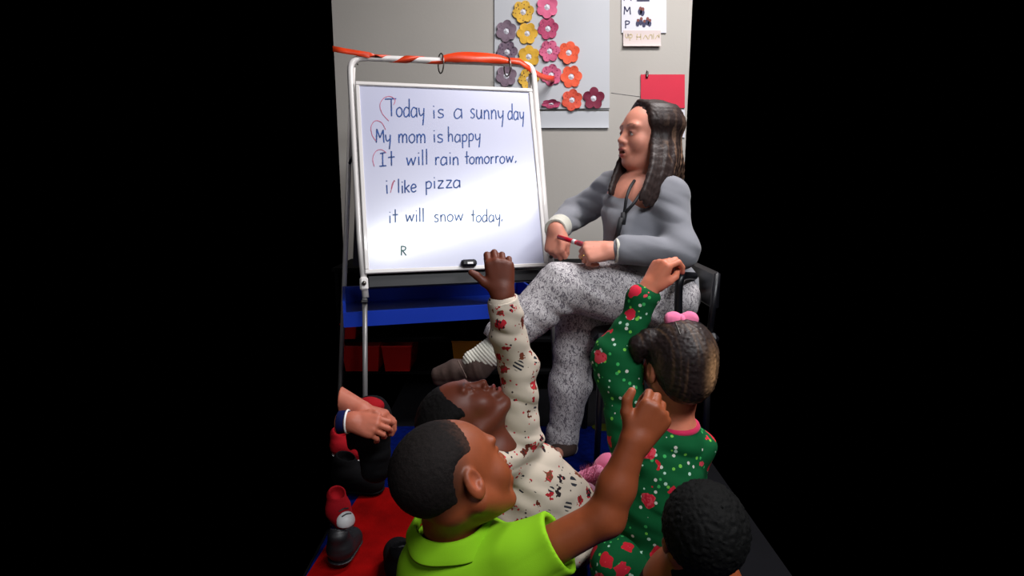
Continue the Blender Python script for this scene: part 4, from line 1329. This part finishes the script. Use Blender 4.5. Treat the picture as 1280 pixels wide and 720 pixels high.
head(f, ML, child=True, chub=1.05, mouth=.003)
f.chain([msR, meR, mwR * .8 + meR * .2, mwR], [.034, .031, .028, .0245], .015)
f.chain([msL, np.array([-.02, 1.44, .20]), np.array([-.0, 1.55, .17])], [.034, .03, .024], .02)
hand(f, np.array([.0, 1.55, .17]), (.4, .8, -.3), (-.3, 0, 1), -1, .66, [(20, 25, 15)] * 4, [(.02, .025, -.01), (.045, .05, -.012), (.065, .062, -.014), (.08, .07, -.016)])
f.chain([mhip, mk1, np.array([.12, 1.68, .05])], [.06, .045, .035], .02); f.chain([mhip, mk2, np.array([.05, 1.70, .05])], [.06, .045, .035], .02)
hm, tm, thm = hand(f, mwR + np.array([0, 0, .012]), (-.10, .05, 1), (.05, -1, .18), 1, .80, [(52, 72, 35), (56, 74, 35), (58, 76, 35), (60, 78, 35)],
    [(.014, .022, -.004), (.034, .048, .0), (.054, .066, .0), (.066, .082, .0)], spread=.3)
SK_M = srgb(100, 48, 32)
f.plane((0, 0, .0145), (0, 0, -1))
def pt(V):
    C = np.tile(np.array(SK_M), (len(V), 1))
    C = face_paint(C, V, ML, srgb(140, 60, 56), srgb(24, 14, 12), None, .003)
    C = blend(C, V, ML((0, -.05, .04)), np.array((.10, .085, .088)) * ML.k, ML.A, srgb(20, 13, 12), .25, .9)
    for s_ in (-1, 1): C = blend(C, V, ML((s_ * .031, .097, -.004)), np.array((.010, .012, .0022)) * ML.k, ML.A, srgb(190, 150, 130), .5, .7)  # pale glint painted along the closed lids
    for p in tm: C = blend(C, V, p, (.012,) * 3, None, srgb(160, 84, 60), .8, .5)
    return C
f.build('body', M['skin'], mbk, pt)
hair_cap(ML, .010, [((0, .122, .0), (.11, .085, .098)), ((0, .03, -.085), (.12, .08, .085)), ((-.088, -.008, -.012), (.03, .024, .034)), ((.088, -.008, -.012), (.03, .024, .034))],
         'hair', M['hair_matte'], mbk, srgb(12, 9, 9), rough=.0016, ck=.02)
f = Field(*box_of([msR, msL, meR, mwR, mch, mhip], .12), .0036)
f.ell(mhip + np.array([0, 0, .0]), (.125, .115, .08), None, .03)
f.ell(mch + np.array([.0, 0, .0]), (.112, .095, .115), None, .05); f.ell((mch + mhip) / 2 + np.array([.012, 0, 0]), (.122, .10, .12), None, .05)
f.chain([msL, mn0 + np.array([.005, 0, -.03]), msR], [.046, .052, .048], .03)
f.chain([msR, meR, mwR + (meR - mwR) * .12], [.052, .043, .036], .02)
f.disp(folds(.0115, 22, (.35, 0, 1)))
dM = (mwR - meR) / np.linalg.norm(mwR - meR)
f.cone(mn0 + np.array([-.01, 0, .01]), mn0 + np.array([-.06, 0, .07]), .048, .05, .004, 's')
f.plane((0, 0, .013), (0, 0, -1))
f.build('pyjama_top', M['cream_print'], mbk)
f = Field(*box_of([mwR], .09), .0028)
f.cone(mwR - dM * .045, mwR - dM * .002, .037, .0345); f.plane(mwR - dM * .002, dM); f.plane(mwR - dM * .062, -dM)
f.cone(mwR - dM * .01, mwR + dM * .03, .029, .031, .002, 's')
f.build('cuff', M['cream_rib'], mbk)
# pyjama collar band
vs = []; fs = []; n = 28
ax_ = (mn1 - mn0) / np.linalg.norm(mn1 - mn0); cA = frame(tuple(ax_), (0, -1, 0))
mb = MB(); mb.tube([mn0 + ax_ * .004 + (cA[0] * math.cos(a) + cA[2] * math.sin(a)) * .045 for a in np.linspace(0, 2 * math.pi, n)[:-1]], .009, 8, True)
mb.build('collar', M['cream_rib'], mbk, True)
f = Field(*box_of([mhip, mk1, mk2, np.array([.08, 1.70, .06])], .10), .0045)
f.ell(mhip + np.array([0, .02, -.02]), (.115, .10, .07), None, .02)
f.chain([mhip + np.array([-.04, 0, -.02]), mk1, np.array([.12, 1.68, .055])], [.07, .06, .046], .02); f.chain([mhip + np.array([.04, 0, -.02]), mk2, np.array([.05, 1.70, .055])], [.07, .06, .046], .02)
f.disp(folds(.004, 25)); f.plane((0, 0, .013), (0, 0, -1))
f.build('pyjama_trousers', M['cream_print'], mbk)

# ================================================================== GIRL (green pyjamas)
gl = thing('person', 'girl in green printed pyjamas seen from behind, raising one arm', 'person', (.36, 1.36, 0))
gh = P(846, 455, 1.38)
GLc = Loc(gh, frame((-.25, .95, -.05)), .90)
gsL, gsR = P(790, 560, 1.36), P(866, 560, 1.40)
geL, gwL = P(772, 448, 1.42), P(808, 366, 1.42)
gn0, gn1 = P(846, 532, 1.38), P(848, 500, 1.38)
gch = P(829, 602, 1.37); ghip = np.array([.335, 1.38, .10])
gk1, gk2 = P(772, 705, 1.30), np.array([.43, 1.52, .09])
lo, hi = box_of([gh + np.array([0, 0, .06]), gsL, gsR, geL, gwL + np.array([.03, 0, .1]), ghip, gk1, gk2], .10); lo[2] = 0
f = Field(lo, hi, .0034)
f.ell(ghip, (.10, .09, .075), None, .02); f.ell(gch, (.09, .075, .10), None, .05); f.ell((gch + ghip) / 2, (.085, .08, .12), None, .05)
f.chain([gsL, gn0 + np.array([0, 0, -.03]), gsR], [.034, .045, .034], .03)
f.cone(gn0 + np.array([0, 0, -.02]), gn1, .038, .037, .03); f.cone(gn1, GLc((0, -.02, -.03)), .038, .045, .02)
head(f, GLc, child=True, chub=1.1)
f.chain([gsL, geL, gwL], [.034, .031, .024], .015)
f.chain([gsR, np.array([.445, 1.44, .22]), np.array([.40, 1.53, .16])], [.034, .03, .022], .02)
hand(f, np.array([.40, 1.53, .16]), (-.4, .8, -.3), (.3, 0, 1), 1, .62, [(20, 25, 15)] * 4, [(.02, .025, -.01), (.045, .05, -.012), (.065, .062, -.014), (.08, .07, -.016)])
f.chain([ghip, gk1, np.array([.40, 1.26, .05])], [.06, .045, .032], .02); f.chain([ghip, gk2, np.array([.33, 1.56, .05])], [.06, .045, .035], .02)
f.cone(np.array([.40, 1.26, .05]), np.array([.44, 1.20, .035]), .03, .018, .01)
hg, tg, thg = hand(f, gwL + np.array([.006, 0, .012]), (.42, .0, .90), (-.85, -.5, .35), -1, .76, [(50, 60, 30), (56, 66, 30), (60, 70, 30), (62, 70, 30)],
    [(.02, .024, -.012), (.046, .038, -.026), (.066, .036, -.042), (.080, .024, -.052)])
SK_G = srgb(206, 122, 94)
f.plane((0, 0, .0145), (0, 0, -1))
def pt(V):
    C = np.tile(np.array(SK_G), (len(V), 1))
    C = face_paint(C, V, GLc, srgb(170, 70, 70), srgb(50, 34, 28), None)
    C = blend(C, V, GLc((0, -.05, .03)), np.array((.10, .086, .088)) * GLc.k, GLc.A, srgb(50, 32, 26), .25, .9)
    for p in tg: C = blend(C, V, p, (.014,) * 3, None, srgb(222, 110, 110), .8, .5)
    return C
f.build('body', M['skin'], gl, pt); eyes(gl, GLc)
def gh_col(V):
    l_ = (V - GLc.o) @ GLc.A.T / GLc.k
    n = vnoise(l_[:, 0] * 160, l_[:, 1] * 6, l_[:, 2] * 9)
    s_ = np.exp(-((l_[:, 0] - .035) / .022) ** 2 - ((l_[:, 2] - .005) / .05) ** 2) * (l_[:, 1] < -.02) * (.5 + .8 * n) + np.clip(n * .25, 0, .1)
    s_ = np.clip(s_, 0, .8)[:, None]
    return np.array(srgb(34, 24, 24)) * (1 - s_) + np.array(srgb(196, 148, 104)) * s_
def gextra(ff):
    pig = P(812, 425, 1.37)
    ff.cone(GLc((-.06, -.02, .05)), pig, .025 * .9, .026, .01)
    ff.chain([pig, P(800, 432, 1.37), P(797, 446, 1.37)], [.026, .024, .014], .01)
    ff.ell(GLc((0, -.055, -.02)), np.array((.07, .065, .07)) * .9, GLc.A, .02)
hair_cap(GLc, .009, [((0, .125, -.01), (.11, .085, .098)), ((0, .05, -.09), (.12, .075, .08)), ((-.084, .0, -.02), (.025, .022, .03))],
         'hair', M['hair'], gl, None, extra=gextra, rough=.002, cols=gh_col)
bow = thing('hair_bow', 'pink bow clipped on top of the dark hair', 'bow', P(850, 400, 1.37))
f = Field(*box_of([P(851, 399, 1.37)], .07), .0028)
bc_ = P(851, 399, 1.37)
f.ell(bc_ + np.array([-.018, 0, .0]), (.022, .016, .018), None, .004); f.ell(bc_ + np.array([.020, 0, .0]), (.022, .016, .018), None, .004)
f.disp(folds(.002, 80, (1, 0, 0)))
f.build('loops', M['pink_bow'], bow)
f = Field(*box_of([bc_], .03), .0022); f.ell(bc_ + np.array([.001, -.006, 0]), (.008, .014, .012), None, 0); f.build('knot', M['pink_bow'], bow)
mb = MB(); mb.tube([P(844, 403, 1.30), P(850, 418, 1.28)], .002, 6); mb.build('clip', M['dark_steel'], bow)
f = Field(*box_of([gsR, gsL, geL, gwL, gch, ghip], .12), .0036)
f.ell(ghip, (.11, .11, .08), None, .03); f.ell(gch, (.096, .09, .115), None, .05); f.ell((gch + ghip) / 2, (.098, .095, .12), None, .05)
f.chain([gsL, gn0 + np.array([0, 0, -.038]), gsR], [.048, .052, .046], .03)
f.chain([gsL, geL + np.array([-.006, 0, 0]), gwL + (geL - gwL) * .10], [.052, .050, .034], .025)
f.chain([gsR, np.array([.44, 1.44, .23]), np.array([.40, 1.52, .17])], [.046, .042, .033], .02)
f.disp(folds(.010, 22, (.3, 0, 1)))
f.cone(gn0 + np.array([0, 0, .002]), gn0 + np.array([0, 0, .07]), .044, .05, .004, 's')
f.build('pyjama_top', M['green_print'], gl)
mb = MB(); mb.tube([gn0 + np.array([.047 * math.cos(a), .047 * math.sin(a), .004 + .004 * math.sin(a)]) for a in np.linspace(0, 2 * math.pi, 30)[:-1]], .0075, 8, True)
mb.build('collar', M['pink_rib'], gl, True)
dG = (gwL - geL) / np.linalg.norm(gwL - geL); gA = frame(tuple(dG), (0, -1, 0))
mb = MB(); mb.tube([gwL - dG * .004 + (gA[0] * math.cos(a) + gA[2] * math.sin(a)) * .030 for a in np.linspace(0, 2 * math.pi, 24)[:-1]], .0055, 8, True)
mb.build('cuff', M['pink_rib'], gl, True)
f = Field(*box_of([ghip, gk1, gk2, np.array([.42, 1.24, .05])], .10), .0042)
f.ell(ghip + np.array([0, .0, -.02]), (.12, .105, .075), None, .02)
f.chain([ghip + np.array([-.04, 0, -.02]), gk1, np.array([.35, 1.26, .055])], [.07, .062, .044], .02); f.chain([ghip + np.array([.04, 0, -.02]), gk2, np.array([.36, 1.55, .055])], [.07, .06, .044], .02)
f.disp(folds(.004, 25)); f.plane((0, 0, .013), (0, 0, -1))
f.build('pyjama_trousers', M['green_print'], gl)

# ================================================================== CHILD AT THE RIGHT EDGE (dark hair)
dk = thing('person', 'black-haired child at the bottom right corner seen from behind in dark clothes', 'person', (.3, 1.0, 0))
dh = P(878, 668, 1.0); DL = Loc(dh, frame((.1, .99, .05)), .82)
lo, hi = box_of([dh + np.array([0, 0, .06]), np.array([dh[0], 1.02, .05])], .19); lo[2] = 0
f = Field(lo, hi, .004)
f.ell((dh[0], 1.04, .22), (.10, .08, .11), None, .05); f.ell((dh[0], 1.06, .10), (.11, .11, .09), None, .04)
f.cone((dh[0], 1.02, .27), dh, .042, .042, .03); head(f, DL, child=True)
f.build('body', M['skin'], dk, lambda V: np.tile(np.array(SK_B), (len(V), 1)))
hair_cap(DL, .012, [((0, .125, -.01), (.09, .08, .09)), ((0, .06, -.09), (.12, .075, .08))], 'hair', M['hair_matte'], dk, srgb(3, 3, 3), rough=.003)
f = Field(lo, hi, .005)
f.ell((dh[0], 1.04, .20), (.105, .09, .115), None, .05); f.ell((dh[0], 1.06, .10), (.12, .12, .09), None, .04)
f.disp(folds(.004, 20)); f.cone((dh[0], 1.02, .34), (dh[0], 1.02, .42), .045, .05, .004, 's')
f.cone((dh[0], 1.02, .26), (dh[0], 1.02, .34), .06, .05, .02); f.plane((0, 0, .013), (0, 0, -1))
f.build('dark_top', M['dark_trouser'], dk)

# ================================================================== CHILD AT THE LEFT EDGE (clasped hands)
lc = thing('person', 'child at the left edge with hands clasped round a bent knee, red trousers', 'person', (-.44, 1.52, 0))
lw1, lw2 = P(452, 512, 1.52), P(440, 527, 1.47)
f = Field(*box_of([P(418, 492, 1.52), P(484, 560, 1.5), P(418, 560, 1.5)], .06), .0028)
f.cone(P(412, 494, 1.54), lw1, .036, .024, .01); f.cone(P(415, 530, 1.50), lw2, .028, .023, .01)
hand(f, lw1, (1, .1, -.25), (.1, .2, 1), 1, .72, [(30, 40, 25), (34, 42, 25), (36, 44, 25), (40, 46, 25)], [(.02, .025, -.01), (.046, .045, -.012), (.066, .052, -.02), (.082, .05, -.026)])
hand(f, lw2, (.95, -.2, -.15), (.1, -.8, .6), 1, .74, [(30, 50, 30), (36, 52, 30), (40, 54, 30), (44, 56, 30)], [(.02, .025, -.01), (.046, .045, -.008), (.066, .05, -.006), (.082, .046, -.006)], spread=.6)
f.plane(P(421, 500, 1.5), (-1, 0, 0))
SK_L = srgb(178, 100, 78)
f.build('body', M['skin'], lc, lambda V: np.tile(np.array(SK_L), (len(V), 1)))
f = Field(*box_of([P(424, 500, 1.54), P(476, 510, 1.56), P(424, 600, 1.5), np.array([-.42, 1.5, .02])], .08), .004)
f.chain([P(415, 548, 1.60), P(464, 520, 1.60), P(470, 585, 1.58)], [.055, .052, .04], .02)
f.disp(folds(.004, 30)); f.plane(P(423, 500, 1.5), (-1, 0, 0)); f.plane((0, 0, .013), (0, 0, -1))
f.build('trousers', M['dark_trouser'], lc)
f = Field(*box_of([P(462, 508, 1.56)], .07), .003)
f.ell(P(462, 509, 1.57), (.040, .03, .028), None, 0); f.disp(folds(.003, 40))
f.build('knee_patch', M['red_cloth'], lc)
f = Field(*box_of([P(424, 527, 1.50)], .06), .003)
f.cone(P(414, 529, 1.50), P(432, 527, 1.48), .031, .029, 0); f.plane(P(423, 527, 1.49), (-1, 0, 0))
f.build('sleeve', M['navy_cloth'], lc)
mb = MB(); c_ = P(434.5, 527, 1.478); mb.tube([c_ + np.array([0, math.cos(a) * .029, math.sin(a) * .029]) for a in np.linspace(0, 2 * math.pi, 20)[:-1]], .003, 6, True)
mb.build('cuff_edge', M['white_plastic'], lc, True)

# shoes at the left edge
def sneaker(label, a, b_, r, mat, solemat, toe_cap=None, group=None):
    s_ = thing('shoe', label, 'shoe', (a + b_) / 2 * np.array([1, 1, 0]), group)
    f = Field(*box_of([a, b_], .09), .003)
    d = (b_ - a) / np.linalg.norm(b_ - a)
    f.cone(a + np.array([0, 0, .012]), b_, r * 1.05, r * .82, .01); f.cone(a + np.array([0, 0, .02]), a + np.array([0, 0, .05]) - d * .008, r * .9, r * .8, .01)
    f.cone(a + np.array([0, 0, .06]), a + np.array([0, 0, .12]), r * .6, r * .6, .004, 's')
    f.plane((0, 0, b_[2] - r * .45), (0, 0, -1)); f.disp(folds(.0015, 50))
    f.build('upper', mat, s_)
    f = Field(*box_of([a, b_], .09), .003)
    f.cone(a + np.array([0, 0, .006]), b_ + np.array([0, 0, .0]), r * 1.16, r * .95, .0); f.plane((0, 0, b_[2] - r * .4), (0, 0, 1)); f.plane((0, 0, .0125), (0, 0, -1))
    f.build('sole', solemat, s_)
    if toe_cap:
        f = Field(*box_of([b_], .06), .0025); f.ell(b_ + d * .010 + np.array([0, 0, .004]), (r * .78, r * .78, r * .78), None, 0); f.plane((0, 0, b_[2] - r * .2), (0, 0, -1)); f.build('toe_cap', toe_cap, s_)
    mb = MB()
    for i in range(3):
        p = a + d * (.022 + .018 * i) + np.array([0, 0, r * (.96 - .06 * i) + .006 - .004 * i]); sdv = np.cross(d, (0, 0, 1))
        mb.tube([p - sdv * .014, p + np.array([0, 0, .003]), p + sdv * .014], .0022, 6)
    mb.build('laces', solemat, s_)
    return s_
def gp(px, py, z): return G(px, py, z)
sneaker('red shoe with a white sole stripe under the clasped hands', gp(426, 560, .06), gp(447, 566, .055), .036, M['red_cloth'], M['white_plastic'])
sneaker('black shoe on the blue rug at the left edge above the red rug area', gp(434, 596, .06), gp(466, 603, .045), .046, M['dark_trouser'], M['dark_trouser'])
sneaker('red shoe with a white toe at the left edge of the red rug area', gp(423, 641, .055), gp(430, 650, .05), .034, M['red_cloth'], M['black_plastic'], M['white_plastic'])
sneaker('black shoe at the bottom left corner on the red rug area', gp(426, 690, .05), gp(440, 672, .05), .034, M['black_plastic'], M['black_plastic'])
sneaker('black shoe on the red rug area just left of the lime shirt', gp(505, 712, .06), gp(497, 690, .05), .045, M['dark_trouser'], M['black_plastic'])

# ================================================================== PINK FLUFFY SLIPPER AND CLOTH
sl = thing('slipper', 'pink slipper with a fluffy cuff on the rug beside the cream pyjamas', 'slipper', G(740, 612))
s0, s1 = P(729, 597, 1.56), P(761, 588, 1.60)
f = Field(*box_of([s0, s1, P(740, 640, 1.5)], .09), .0032)
f.ell(s1 + np.array([.0, 0, -.0]), (.042, .045, .046), None, .01); f.cone(s1, s1 * np.array([1, 1, 0]) + np.array([0, 0, .05]), .035, .032, .02)
f.plane((0, 0, .013), (0, 0, -1)); f.disp(folds(.003, 40)); f.build('upper', M['pink_bow'], sl)
f = Field(*box_of([s0, s1], .07), .0026)
f.cone(s0, P(747, 591, 1.57), .019, .022, .01); f.build('cuff_core', M['pink_fur'], sl)
mb = MB(); ca, cb = s0, P(747, 591, 1.57); rr2 = random.Random(5)
for i in range(420):
    t_ = rr2.uniform(-.1, 1.05); a = rr2.uniform(0, 2 * math.pi); c = ca + (cb - ca) * t_
    dr = np.array([rr2.uniform(-.35, .35), math.cos(a), math.sin(a)]); dr /= np.linalg.norm(dr)
    p = c + dr * .017; L_ = rr2.uniform(.012, .022); sd = np.cross(dr, (1, .2, .1)); sd /= np.linalg.norm(sd)
    bend = np.array([rr2.uniform(-.5, .5), rr2.uniform(-.5, .5), rr2.uniform(-.5, .3)]) * .008
    mb.add([p - sd * .0016, p + sd * .0016, p + dr * L_ + bend], [(0, 1, 2)])
props(mb.build('fluff', M['pink_fur'], sl), kind='stuff')
f = Field(*box_of([P(735, 622, 1.5), np.array([.2, 1.5, .02])], .09), .0036)
f.cone(P(733, 618, 1.52), np.array([P(738, 650, 1.5)[0], 1.5, .04]), .030, .036, .02); f.plane((0, 0, .013), (0, 0, -1)); f.disp(folds(.003, 35))
f.build('shaft', M['mauve_cloth'], sl)
bpy.context.view_layer.update()
